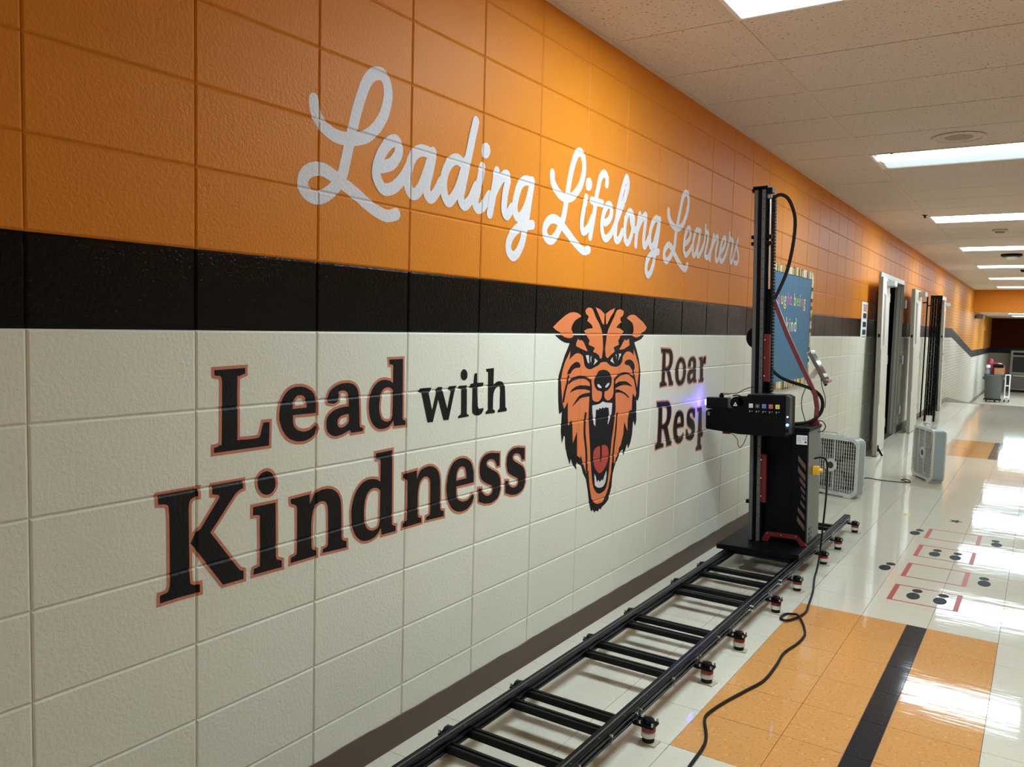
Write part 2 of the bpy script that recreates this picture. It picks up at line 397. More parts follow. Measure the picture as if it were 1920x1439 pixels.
tag(MB().box((5.2,25.8,DROP),(5.3,END,SOF+.1)).obj('wall_far_right',M_WHITE),kind='structure')
tag(MB().box((WID,25.8,DROP),(5.2,25.95,SOF)).obj('wall_return',M_ORANGE),kind='structure')
tag(MB().box((WID,LIP,DROP),(WID+.1,25.8,.02)).obj('wall_ramp_right',M_WHITE),kind='structure')
# --- double doorway: dark room behind, frame, two leaves folded back against the wall
dr=MB(); dr.add([(-.091,OY0-.6,0),(-1.6,OY0-.6,0),(-1.6,OY1+.4,0),(-.091,OY1+.4,0),(-.091,OY0-.6,2.4),(-1.6,OY0-.6,2.4),(-1.6,OY1+.4,2.4),(-.091,OY1+.4,2.4)],[(0,1,5,4),(1,2,6,5),(2,3,7,6),(4,5,6,7),(0,3,2,1)])
tag(dr.obj('wall_doorway_room',M_DARK),kind='structure')
FR=tag(MB().box((-.095,OY0,0),(.02,OY0+.055,OZ1)).box((-.095,OY1-.055,0),(.02,OY1,OZ1)).obj('trim_2',M_FRAME),kind='structure')
MB().box((-.095,OY0+.055,OZ1-.06),(.02,OY1-.055,OZ1)).obj('header',M_DOOR,FR)
MB().box((-.06,OY1-.072,0),(-.03,OY1-.055,OZ1-.06)).box((-.06,OY0+.055,0),(-.03,OY0+.072,OZ1-.06)).obj('door_stop',M_DOORE,FR)
MB().box((-.012,OY1-.059,0),(.006,OY1-.05,OZ1-.06)).obj('jamb_bead',M_DOORE,FR)
def leaf(name, hinge, free, nlite, hinge_side):
    """door leaf with its base line from the free (near) end to the hinge end"""
    h=Vector(hinge+(0,)); f=Vector(free+(0,)); L=(h-f).length; ang=math.atan2(h.y-f.y,h.x-f.x)
    r=bpy.data.objects.new(name,None); COL.objects.link(r); r.location=f; r.rotation_euler=(0,math.radians(-1.0),ang-PI/2); tag(r,kind='structure')
    H=2.13; t=.0225; ly0,ly1=(.20,.33); lz0,lz1=1.33,1.93
    # local: y along the leaf from free end, x toward the corridor
    b=MB(); b.box((-t,0,.012),(t,ly0,H)).box((-t,ly1,.012),(t,L,H)).box((-t,ly0,.012),(t,ly1,lz0)).box((-t,ly0,lz1),(t,ly1,H)); b.obj('slab',M_DOOR,r)
    MB().box((-t-.001,-.002,.012),(t+.001,0,H)).obj('edge',M_DOORE,r)
    MB().box((-.008,ly0,lz0),(.008,ly1,lz1)).obj('pane',M_GLASS,r)
    s=MB()
    for y in (ly0-.012,ly1): s.box((t,y,lz0-.012),(t+.008,y+.012,lz1+.012))
    for z in (lz0-.012,lz1): s.box((t,ly0,z),(t+.008,ly1,z+.012))
    s.obj('pane_trim',M_DOOR,r)
    MB().cbox((t,L-.42,H-.09),(t+.09,L-.10,H-.02),.008).obj('closer',M_STEEL,r)
    MB().bar((t+.05,L-.2,H-.015),(t+.03,L+.02,H-.005),.02,.008).obj('closer_arm',M_STEEL,r)
    for z in (.28,1.08,1.86): MB().cyl((0,L+.008,z),(0,L+.008,z+.11),.011,n=10).box((-.03,L-.001,z),(.03,L+.003,z+.11)).obj('hinge',M_SILVER,r)
    MB().box((-.012,-.005,1.42),(.012,0,1.46)).obj('latch',M_BLK,r)
    MB().box((t,.03,.62),(t+.004,.045,1.28)).obj('pull_strip',M_FRAME,r)
    return r
L1=leaf('door_1',(.115,10.36),(.170,9.48),1,0)
# second leaf hinges on the far jamb: near end is the hinge end
L2=leaf('door_2',(.145,13.20),(.165,12.30),1,0)
for z in (.30,1.03,1.84): MB().box((.02,OY1-.05,z),(.05,OY1-.045,z+.12)).cyl((.055,OY1-.03,z),(.055,OY1-.03,z+.12),.012,n=10).obj('hinge',M_SILVER,FR)
# kick-down holder on the first leaf
MB().bar((.03,.10,.09),(.075,.12,.004),.02,.02).box((.0225,.07,.06),(.035,.13,.13)).obj('kick_stop',M_BLK,L1)
# single door beyond the gate
r3=leaf('door_3',(.05,17.85),(.13,16.75),1,0)
MB().cyl((.02,.07,.97),(.075,.07,.97),.012,n=10).box((.065,.05,.958),(.08,.19,.982)).obj('lever',M_SILVER,r3)
MB().cyl((.02,.07,1.10),(.04,.07,1.10),.02,n=12).obj('lock',M_SILVER,r3)
tag(MB().box((-.1,17.85,0),(.035,17.93,2.24)).box((-.1,16.72,0),(.02,16.80,2.24)).box((-.1,16.8,2.17),(.035,17.85,2.24)).obj('trim_3',M_DOOR),kind='structure')
# ------------------------------------------------------------------ mural outlines
LETTERS=[["Lead",[["L",[[[460,1320,557,1323,557,1308,553,1307,547,1305,541,1303,537,1301,534,1302,533,1304,532,1302,532,1288,531,1255,532,1208,532,1162,532,1130,544,1130,562,1129,581,1129,594,1129,601,1130,604,1131,605,1133,606,1134,608,1136,609,1138,609,1141,610,1145,612,1151,614,1158,617,1165,618,1170,639,1170,638,1104,459,1104,459,1118,463,1118,468,1119,474,1121,478,1123,480,1122,482,1121,482,1123,483,1136,483,1167,484,1211,484,1254,484,1284,484,1286,484,1290,483,1294,483,1298,482,1300,481,1301,479,1303,477,1304,473,1305,468,1305,464,1306,461,1307]]]],["e",[[[813,1182,723,1182,723,1178,723,1172,723,1166,724,1160,725,1155,727,1151,730,1146,734,1143,738,1139,744,1136,750,1134,757,1132,764,1131,771,1131,778,1132,785,1133,792,1136,799,1140,805,1144,809,1146,812,1144,814,1141,815,1137,816,1135,814,1132,812,1127,809,1122,805,1118,799,1114,792,1110,784,1107,777,1105,769,1103,761,1103,752,1103,744,1104,736,1105,727,1108,719,1111,712,1114,705,1119,699,1124,694,1130,689,1137,684,1144,680,1153,677,1162,674,1170,673,1179,673,1187,674,1196,675,1204,677,1212,679,1219,682,1227,685,1233,690,1240,695,1246,700,1251,707,1255,714,1259,722,1261,730,1263,738,1263,746,1263,755,1263,763,1261,771,1259,778,1256,785,1253,792,1249,797,1244,802,1239,805,1232,808,1226,810,1220,812,1214,813,1209,813,1204,813,1201],[722,1200,722,1204,722,1209,723,1215,724,1221,726,1225,728,1229,731,1232,735,1235,738,1237,742,1238,747,1238,751,1238,754,1238,758,1236,762,1235,765,1232,767,1229,769,1225,771,1221,772,1217,773,1212,774,1208,774,1203,774,1201]]]],["a",[[[856,1213,857,1210,860,1208,863,1207,867,1207,871,1206,876,1205,881,1205,885,1205,889,1206,893,1208,897,1210,900,1212,902,1215,903,1219,903,1222,903,1226,903,1229,902,1233,901,1236,900,1238,903,1239,906,1241,910,1242,914,1243,919,1243,924,1242,929,1241,933,1239,936,1237,939,1235,941,1231,943,1226,944,1218,945,1208,945,1198,945,1192,940,1192,932,1192,924,1192,915,1191,907,1190,898,1188,889,1186,882,1184,875,1180,868,1176,863,1172,858,1167,856,1162,854,1157,853,1151,853,1146,853,1140,854,1134,855,1129,857,1124,860,1119,864,1115,869,1112,874,1109,879,1107,885,1105,891,1104,898,1104,904,1105,911,1106,917,1107,924,1109,931,1111,939,1114,946,1116,950,1118,958,1108,1009,1109,1010,1119,1008,1120,1004,1120,1000,1121,997,1123,996,1124,995,1125,995,1128,994,1136,993,1154,992,1179,990,1204,990,1221,988,1226,987,1233,984,1240,981,1246,977,1251,972,1255,966,1259,960,1261,953,1263,945,1265,937,1265,929,1265,921,1265,912,1264,903,1262,895,1260,888,1257,881,1254,875,1250,870,1247,866,1243,863,1239,861,1235,859,1231,858,1226,856,1221,856,1216],[946,1168,941,1168,934,1168,926,1167,919,1166,914,1165,909,1163,906,1160,902,1158,900,1154,899,1150,898,1146,898,1142,899,1138,901,1135,904,1132,907,1130,910,1129,915,1129,919,1129,924,1130,928,1131,932,1133,935,1135,939,1137,941,1139,944,1142,946,1144,947,1146]]]],["d",[[[1127,1333,1195,1334,1198,1137,1198,1135,1199,1133,1200,1131,1202,1129,1205,1127,1208,1126,1212,1126,1214,1125,1215,1110,1156,1111,1151,1130,1148,1127,1144,1122,1139,1118,1134,1114,1128,1111,1122,1109,1115,1108,1109,1107,1102,1107,1095,1107,1087,1108,1081,1109,1074,1112,1068,1115,1062,1120,1056,1124,1051,1130,1047,1136,1044,1142,1040,1149,1038,1157,1036,1165,1035,1174,1034,1182,1034,1190,1035,1198,1036,1206,1038,1214,1040,1221,1043,1228,1046,1235,1051,1242,1056,1247,1061,1253,1068,1257,1074,1261,1081,1264,1088,1266,1095,1267,1102,1268,1109,1267,1117,1267,1124,1265,1130,1264,1136,1262,1140,1259,1144,1257,1147,1255,1147,1309,1146,1310,1146,1312,1145,1314,1144,1315,1140,1316,1136,1317,1132,1317,1129,1317],[1148,1230,1146,1232,1142,1235,1139,1238,1134,1239,1130,1241,1124,1242,1118,1242,1113,1241,1108,1240,1104,1238,1099,1235,1096,1231,1092,1227,1090,1222,1088,1216,1086,1211,1085,1204,1084,1197,1083,1190,1083,1183,1083,1176,1084,1169,1085,1163,1087,1157,1089,1152,1091,1147,1094,1142,1097,1138,1102,1135,1107,1133,1112,1131,1117,1130,1123,1129,1129,1130,1134,1131,1139,1133,1142,1137,1144,1141,1146,1145,1147,1148]]]]]],["with",[["w",[[[1277,1219,1286,1230,1347,1230,1346,1217,1333,1213,1355,1149,1376,1213,1373,1221,1383,1230,1409,1229,1411,1217,1441,1149,1460,1211,1444,1219,1448,1229,1492,1230,1487,1215,1482,1210,1450,1107,1421,1108,1388,1185,1360,1107,1331,1108,1295,1213]]]],["i",[[[1504,1219,1507,1228,1557,1228,1560,1123,1561,1122,1562,1121,1563,1119,1565,1118,1567,1117,1569,1117,1571,1117,1573,1117,1572,1110,1507,1108,1507,1116,1510,1117,1514,1118,1518,1120,1522,1121,1523,1124,1524,1126,1525,1129,1525,1131,1523,1215]],[[1559,1267,1559,1260,1556,1254,1551,1250,1545,1247,1539,1247,1532,1248,1526,1251,1521,1256,1518,1262,1517,1268,1517,1275,1520,1280,1525,1285,1531,1288,1537,1289,1544,1287,1550,1284,1555,1279,1558,1273]]]],["t",[[[1604,1270,1625,1271,1626,1234,1663,1233,1662,1219,1626,1217,1630,1143,1631,1142,1632,1139,1634,1137,1637,1135,1641,1134,1645,1134,1650,1134,1654,1134,1658,1134,1662,1135,1665,1136,1667,1137,1666,1125,1663,1123,1660,1119,1656,1115,1651,1112,1645,1111,1638,1109,1632,1109,1625,1109,1618,1110,1612,1112,1606,1115,1601,1118,1598,1119,1596,1121,1595,1124,1594,1133,1593,1151,1593,1175,1593,1199,1593,1215,1572,1219,1580,1232,1598,1233,1602,1264]]]],["h",[[[1679,1285,1731,1287,1731,1220,1734,1222,1739,1225,1744,1228,1749,1231,1755,1232,1760,1233,1766,1234,1772,1234,1778,1233,1785,1232,1791,1230,1796,1227,1801,1225,1805,1222,1808,1217,1811,1208,1814,1190,1816,1166,1818,1143,1819,1127,1830,1121,1828,1111,1764,1110,1764,1118,1778,1125,1778,1202,1777,1204,1776,1207,1774,1211,1771,1213,1768,1213,1764,1213,1759,1213,1755,1211,1750,1208,1745,1205,1741,1201,1737,1196,1735,1191,1733,1186,1732,1181,1731,1173,1731,1162,1731,1148,1731,1135,1731,1126,1745,1119,1744,1110,1682,1110,1682,1118,1697,1126,1693,1266,1693,1267,1693,1269,1693,1271,1692,1272,1689,1273,1686,1273,1682,1274,1680,1274]]]]]],["Kindness",[["K",[[[299,1018,411,1018,412,998,408,998,402,997,396,996,392,994,389,992,387,988,386,985,385,981,385,976,384,971,384,966,384,963,386,810,386,805,386,798,387,790,387,783,388,779,389,775,391,773,394,771,399,769,405,768,412,767,416,767,417,746,355,748,303,747,303,767,307,767,313,768,320,769,325,771,327,775,329,779,330,784,330,789,331,794,331,799,331,804,331,808,330,966,329,969,329,974,328,980,328,984,327,987,326,988,325,990,322,991,317,993,311,994,305,995,300,996]],[[454,1018,550,1018,551,997,547,996,542,995,537,993,532,990,529,989,527,987,523,983,516,975,501,958,481,934,461,911,448,896,532,784,534,782,536,779,539,776,542,773,545,772,548,770,551,770,553,769,553,746,487,747,401,865,389,880,402,903,419,912,474,982,475,983,475,984,476,986,476,987,475,989,474,990,472,991,471,992,454,996]]]],["i",[[[584,939,662,939,664,784,664,782,665,779,666,776,668,774,672,772,677,770,682,768,685,767,686,747,586,749,587,765,590,766,595,766,600,767,603,769,605,768,607,766,607,768,608,779,608,806,608,844,607,881,607,907,607,908,608,910,607,911,606,912,601,914,595,915,589,916,584,916]],[[662,994,661,984,656,976,649,969,640,966,630,966,620,969,612,975,605,984,600,994,599,1004,600,1014,604,1023,611,1029,620,1032,630,1033,640,1030,649,1024,656,1015,660,1005]]]],["n",[[[717,939,789,942,790,912,793,917,797,924,801,931,806,937,811,941,817,943,824,945,831,947,838,948,846,948,855,948,863,947,871,945,879,943,886,939,893,935,898,931,904,925,908,918,912,911,914,905,916,898,917,890,918,877,919,856,920,830,921,804,921,787,922,784,922,781,924,777,926,775,930,773,934,771,939,770,942,770,943,748,842,753,844,765,846,765,850,766,855,767,858,768,860,769,862,769,864,772,864,782,865,803,864,832,864,861,863,881,862,885,862,891,860,896,858,901,855,905,852,908,848,910,843,912,839,913,834,913,829,913,824,911,819,909,814,906,810,902,806,897,803,891,801,884,799,876,798,869,797,861,796,852,796,845,796,840,798,783,798,781,799,778,801,775,802,772,806,771,810,769,814,768,817,767,817,751,718,751,719,766,722,767,727,768,732,769,736,771,738,772,740,772,741,776,741,787,742,812,742,846,741,880,741,903,741,905,741,909,740,912,738,916,733,919,727,922,722,924,718,926]]]],["d",[[[1070,1030,1149,1032,1153,787,1153,785,1154,782,1155,779,1157,777,1161,776,1165,774,1169,773,1172,773,1172,754,1103,755,1099,778,1095,774,1090,769,1084,763,1078,759,1071,755,1064,753,1056,751,1049,750,1041,750,1032,750,1024,751,1016,753,1008,756,1001,761,994,766,987,772,982,778,977,786,973,794,969,802,966,812,964,823,963,833,962,844,962,854,962,864,964,873,966,883,969,892,972,901,976,909,981,917,987,924,994,931,1001,937,1008,941,1016,945,1024,947,1032,949,1041,949,1049,949,1058,948,1067,946,1074,945,1080,942,1086,939,1090,936,1093,934,1093,1000,1093,1002,1092,1004,1091,1006,1089,1008,1086,1009,1081,1010,1076,1011,1073,1011],[1094,903,1092,906,1088,909,1084,912,1079,915,1073,916,1067,917,1060,918,1054,917,1048,915,1043,912,1038,909,1033,904,1030,899,1027,893,1024,886,1022,879,1021,871,1020,862,1019,853,1019,845,1019,836,1020,828,1021,819,1023,812,1025,805,1028,799,1031,794,1036,789,1041,785,1046,782,1052,780,1059,778,1065,778,1072,779,1078,780,1084,783,1087,787,1090,792,1092,798,1093,802]]]],["n",[[[1205,942,1277,946,1279,916,1281,921,1285,928,1290,935,1294,941,1300,945,1306,947,1312,949,1319,950,1327,951,1335,952,1344,952,1352,951,1360,949,1368,947,1375,943,1382,939,1388,935,1393,929,1398,923,1401,916,1404,909,1405,903,1407,895,1408,882,1409,862,1410,836,1410,811,1411,793,1411,791,1412,788,1414,784,1416,781,1419,780,1424,778,1429,777,1432,777,1433,756,1331,760,1332,772,1335,772,1339,773,1344,774,1347,775,1349,776,1351,776,1353,779,1354,789,1354,810,1353,838,1353,867,1352,886,1352,890,1351,895,1349,901,1347,906,1344,909,1341,912,1337,915,1332,916,1328,917,1323,918,1317,917,1313,916,1308,913,1303,910,1299,906,1295,901,1292,896,1290,889,1288,881,1286,874,1285,866,1285,858,1284,851,1284,845,1286,790,1287,788,1288,785,1289,782,1291,779,1294,777,1298,776,1303,775,1305,774,1306,758,1206,758,1207,773,1210,774,1215,775,1220,776,1223,778,1226,779,1227,779,1229,783,1229,794,1230,818,1230,852,1229,885,1229,908,1229,910,1228,913,1228,917,1225,920,1221,923,1215,926,1209,928,1205,930]]]],["e",[[[1612,854,1505,854,1505,849,1504,841,1505,833,1506,826,1507,820,1510,814,1513,809,1517,804,1523,800,1530,796,1538,793,1545,791,1553,790,1562,790,1571,790,1579,792,1587,796,1595,801,1602,806,1608,808,1611,806,1614,802,1615,798,1616,795,1614,790,1611,785,1607,778,1602,773,1595,768,1587,763,1578,759,1569,756,1560,755,1550,754,1540,754,1530,755,1520,757,1510,760,1500,764,1492,769,1484,774,1476,781,1470,788,1464,797,1458,806,1453,817,1449,828,1447,839,1445,850,1445,861,1446,871,1448,881,1450,891,1452,901,1456,910,1460,919,1465,927,1471,935,1478,941,1485,947,1494,951,1503,954,1513,956,1523,957,1533,957,1543,956,1552,954,1562,952,1570,948,1579,944,1587,939,1593,933,1599,926,1603,918,1606,910,1609,902,1611,895,1612,888,1612,882,1613,877],[1504,876,1504,881,1504,888,1504,896,1506,903,1508,908,1511,913,1515,918,1519,921,1523,923,1528,925,1533,925,1538,925,1542,924,1547,923,1551,921,1555,918,1558,914,1560,909,1562,903,1564,898,1565,892,1565,886,1565,881,1566,877]]]],["s",[[[1786,946,1788,895,1767,895,1766,899,1763,904,1761,909,1757,914,1753,918,1749,921,1744,924,1738,927,1732,928,1724,929,1717,929,1711,928,1706,927,1701,924,1698,921,1696,918,1696,914,1698,910,1701,905,1706,901,1713,897,1721,893,1731,888,1740,884,1750,880,1760,875,1770,870,1778,864,1784,858,1789,850,1793,842,1795,833,1797,824,1798,815,1798,806,1797,797,1794,789,1791,781,1786,773,1779,767,1771,763,1761,759,1750,756,1739,754,1729,754,1718,754,1707,756,1697,757,1687,759,1678,762,1670,765,1664,767,1658,769,1654,771,1651,772,1649,773,1645,824,1667,821,1669,817,1671,812,1673,807,1677,802,1682,798,1688,793,1695,790,1702,787,1709,786,1717,786,1725,788,1732,789,1737,792,1740,796,1742,801,1743,805,1743,810,1741,814,1738,819,1733,823,1727,827,1718,830,1708,833,1699,837,1691,841,1681,846,1673,851,1666,856,1661,862,1657,868,1655,875,1653,882,1652,889,1651,896,1651,903,1652,910,1653,917,1655,924,1658,930,1663,936,1668,941,1675,945,1683,949,1692,952,1701,953,1712,954,1722,954,1731,954,1738,953,1744,952,1749,951,1756,950,1763,949,1772,948,1780,946]]]],["s",[[[1971,946,1973,897,1953,897,1951,900,1949,905,1946,910,1942,915,1939,918,1934,922,1929,925,1923,927,1917,929,1909,930,1902,930,1896,929,1891,928,1886,925,1883,922,1881,919,1882,915,1883,911,1886,907,1891,902,1898,898,1906,894,1916,890,1925,886,1935,881,1945,877,1955,872,1963,866,1969,860,1974,852,1978,844,1980,836,1982,827,1983,818,1983,809,1982,800,1979,792,1976,784,1971,777,1964,771,1956,767,1946,763,1935,760,1925,759,1914,758,1903,759,1892,760,1882,761,1873,763,1864,766,1856,769,1849,771,1844,773,1840,775,1836,776,1834,777,1831,827,1853,824,1854,820,1856,815,1859,810,1862,805,1867,801,1873,797,1880,793,1887,791,1895,790,1903,790,1911,791,1917,793,1922,796,1925,800,1928,804,1929,809,1928,813,1927,817,1923,822,1919,826,1912,829,1903,833,1894,836,1885,840,1876,844,1867,848,1858,853,1851,858,1847,864,1843,870,1841,877,1839,884,1837,890,1837,897,1837,904,1838,911,1839,918,1841,925,1844,931,1848,937,1854,942,1861,946,1869,949,1877,952,1886,954,1897,954,1907,954,1916,954,1923,954,1929,953,1935,951,1941,950,1949,949,1957,948,1965,947]]]]]],["Roar",[["R",[[[3368,1345,3495,1341,3500,1339,3506,1337,3514,1334,3520,1330,3526,1326,3531,1320,3535,1314,3539,1308,3541,1301,3542,1293,3543,1284,3542,1277,3541,1270,3538,1263,3535,1256,3531,1250,3527,1244,3522,1239,3516,1233,3512,1229,3509,1227,3506,1225,3504,1224,3502,1224,3541,1158,3559,1147,3558,1133,3501,1133,3498,1156,3461,1213,3434,1220,3435,1156,3462,1145,3464,1135,3371,1131,3369,1149,3394,1159,3394,1310,3390,1323,3372,1326],[3431,1322,3439,1322,3450,1321,3461,1321,3471,1319,3477,1317,3483,1314,3487,1310,3491,1305,3493,1300,3495,1294,3496,1287,3496,1280,3495,1273,3494,1265,3491,1258,3488,1252,3484,1247,3480,1244,3475,1241,3468,1239,3461,1238,3452,1237,3443,1236,3437,1236]]]],["o",[[[3668,1289,3681,1288,3694,1285,3708,1281,3719,1275,3728,1267,3736,1258,3743,1247,3748,1237,3752,1227,3754,1216,3754,1205,3753,1194,3751,1182,3746,1169,3741,1157,3733,1147,3724,1140,3712,1134,3699,1129,3686,1127,3674,1126,3661,1126,3648,1128,3637,1132,3627,1136,3618,1143,3610,1150,3603,1158,3598,1167,3593,1178,3590,1189,3589,1200,3589,1211,3590,1223,3593,1234,3598,1244,3603,1253,3611,1262,3619,1270,3628,1277,3637,1282,3647,1286,3657,1288],[3671,1264,3678,1263,3687,1259,3694,1255,3701,1249,3705,1242,3708,1233,3711,1224,3712,1214,3712,1204,3711,1194,3709,1184,3706,1175,3700,1167,3692,1161,3684,1155,3676,1152,3670,1151,3663,1152,3657,1155,3651,1159,3647,1165,3643,1173,3640,1181,3638,1191,3636,1200,3636,1211,3636,1221,3637,1230,3638,1238,3641,1245,3644,1251,3648,1256,3652,1260,3658,1262,3664,1264]]]],["a",[[[3784,1237,3786,1234,3789,1232,3792,1231,3795,1231,3799,1230,3804,1229,3809,1229,3813,1229,3818,1230,3822,1232,3825,1234,3828,1236,3830,1239,3831,1243,3831,1246,3831,1250,3831,1253,3830,1257,3829,1260,3828,1262,3831,1263,3834,1264,3838,1266,3842,1267,3847,1266,3852,1266,3857,1265,3861,1263,3864,1261,3867,1258,3869,1255,3871,1250,3872,1242,3873,1232,3873,1222,3873,1216,3868,1216,3860,1216,3852,1216,3843,1215,3835,1214,3826,1213,3818,1211,3810,1208,3803,1205,3797,1201,3791,1196,3787,1191,3784,1186,3783,1181,3782,1176,3782,1170,3782,1165,3782,1159,3784,1154,3786,1149,3789,1144,3793,1140,3797,1137,3802,1134,3807,1132,3813,1130,3820,1130,3826,1129,3832,1130,3839,1131,3845,1133,3852,1134,3859,1137,3867,1139,3873,1142,3878,1143,3885,1133,3937,1134,3937,1144,3935,1145,3931,1145,3928,1146,3925,1148,3923,1149,3922,1150,3922,1153,3921,1161,3920,1179,3919,1204,3918,1228,3917,1245,3916,1249,3914,1256,3912,1264,3909,1270,3905,1275,3899,1279,3894,1282,3887,1285,3880,1287,3873,1288,3865,1289,3857,1289,3849,1288,3840,1287,3831,1286,3824,1284,3816,1281,3810,1278,3803,1274,3798,1270,3795,1267,3792,1263,3790,1259,3788,1255,3786,1250,3785,1245,3784,1240],[3874,1193,3869,1192,3861,1192,3854,1191,3847,1190,3842,1189,3838,1187,3834,1185,3831,1182,3828,1179,3827,1175,3826,1170,3826,1167,3827,1163,3829,1160,3832,1157,3835,1155,3838,1154,3843,1154,3847,1154,3852,1155,3856,1156,3860,1158,3863,1160,3867,1162,3869,1164,3872,1166,3873,1169,3875,1171]]]],["r",[[[3966,1281,4020,1285,4030,1265,4033,1269,4036,1273,4041,1278,4048,1282,4057,1284,4069,1285,4079,1286,4087,1287,4088,1247,4060,1245,4057,1244,4053,1242,4049,1240,4045,1237,4043,1234,4041,1231,4040,1226,4040,1218,4041,1203,4044,1184,4046,1166,4048,1153,4061,1147,4058,1131,3976,1132,3975,1143,3980,1142,3987,1139,3993,1140,3997,1149,3997,1174,3994,1208,3990,1243,3987,1266,3975,1269]]]]]],["Resp",[["R",[[[3336,1047,3492,1042,3498,1040,3507,1037,3516,1033,3523,1028,3530,1022,3537,1016,3542,1009,3546,1001,3549,992,3551,981,3551,971,3550,962,3549,953,3546,944,3542,936,3537,929,3532,921,3525,914,3519,908,3514,903,3509,899,3506,898,3503,897,3501,896,3549,813,3571,801,3569,783,3500,783,3497,811,3450,883,3418,891,3419,812,3453,798,3454,785,3341,780,3339,803,3369,815,3369,1003,3364,1019,3342,1023],[3414,1018,3424,1017,3437,1017,3451,1016,3463,1014,3471,1011,3478,1008,3483,1003,3487,997,3491,991,3493,983,3494,974,3494,966,3493,957,3491,947,3488,938,3484,931,3480,925,3474,921,3467,918,3460,915,3451,913,3440,912,3429,911,3422,911]]]],["e",[[[3753,874,3651,874,3651,869,3651,862,3651,855,3652,848,3654,842,3656,836,3659,831,3663,827,3668,823,3675,819,3682,816,3690,814,3697,813,3706,813,3714,814,3722,815,3729,819,3737,824,3744,828,3749,830,3753,829,3755,825,3756,821,3757,818,3755,814,3753,808,3749,802,3744,797,3738,792,3730,788,3721,784,3712,781,3703,780,3694,779,3685,779,3675,780,3666,782,3656,785,3647,788,3638,793,3631,798,3624,805,3617,812,3612,820,3607,829,3602,839,3598,850,3595,860,3594,870,3594,880,3595,891,3596,900,3598,910,3601,919,3604,928,3608,936,3613,944,3619,951,3625,957,3632,963,3640,967,3649,969,3659,971,3668,972,3678,972,3687,971,3696,970,3705,967,3714,964,3722,960,3729,955,3736,949,3741,943,3745,935,3748,927,3750,920,3752,913,3753,906,3754,901,3754,897],[3650,896,3650,900,3650,907,3651,914,3652,921,3654,926,3657,931,3660,935,3664,938,3668,940,3673,941,3678,942,3682,942,3687,941,3691,940,3695,938,3699,935,3701,931,3704,926,3706,921,3707,916,3708,911,3709,905,3709,900,3709,897]]]],["s",[[[3933,965,3935,916,3915,916,3913,919,3911,924,3908,929,3905,934,3901,938,3897,941,3892,944,3887,946,3880,948,3873,949,3866,949,3860,948,3855,946,3851,944,3848,941,3846,938,3846,934,3848,930,3851,926,3856,921,3862,917,3870,913,3879,909,3889,905,3898,901,3908,896,3917,892,3925,886,3931,879,3936,872,3939,864,3942,856,3944,847,3945,838,3945,829,3943,821,3941,813,3937,805,3933,798,3926,792,3918,787,3909,784,3898,781,3888,779,3878,779,3867,779,3857,780,3847,782,3838,784,3829,787,3821,790,3815,792,3810,794,3806,795,3803,797,3801,798,3797,847,3819,844,3820,840,3822,835,3824,830,3828,825,3833,821,3838,817,3845,814,3851,811,3859,810,3867,810,3874,811,3881,813,3885,816,3889,820,3891,824,3892,829,3891,833,3890,837,3887,842,3882,846,3876,849,3867,852,3858,856,3849,859,3841,863,3832,868,3824,873,3817,878,3812,884,3809,890,3807,896,3805,903,3803,910,3803,917,3803,923,3804,930,3805,937,3807,944,3810,950,3814,956,3820,960,3826,965,3834,968,3842,971,3851,972,3861,973,3871,973,3880,973,3887,972,3892,971,3898,970,3904,969,3911,968,3920,967,3927,966]]]],["p",[[[3973,967,4049,967,4067,816,4091,805,4086,783,4050,781,4056,729,4074,715,4072,699,3978,702,3976,715,4002,729,4003,946,3977,949]]]]]]]
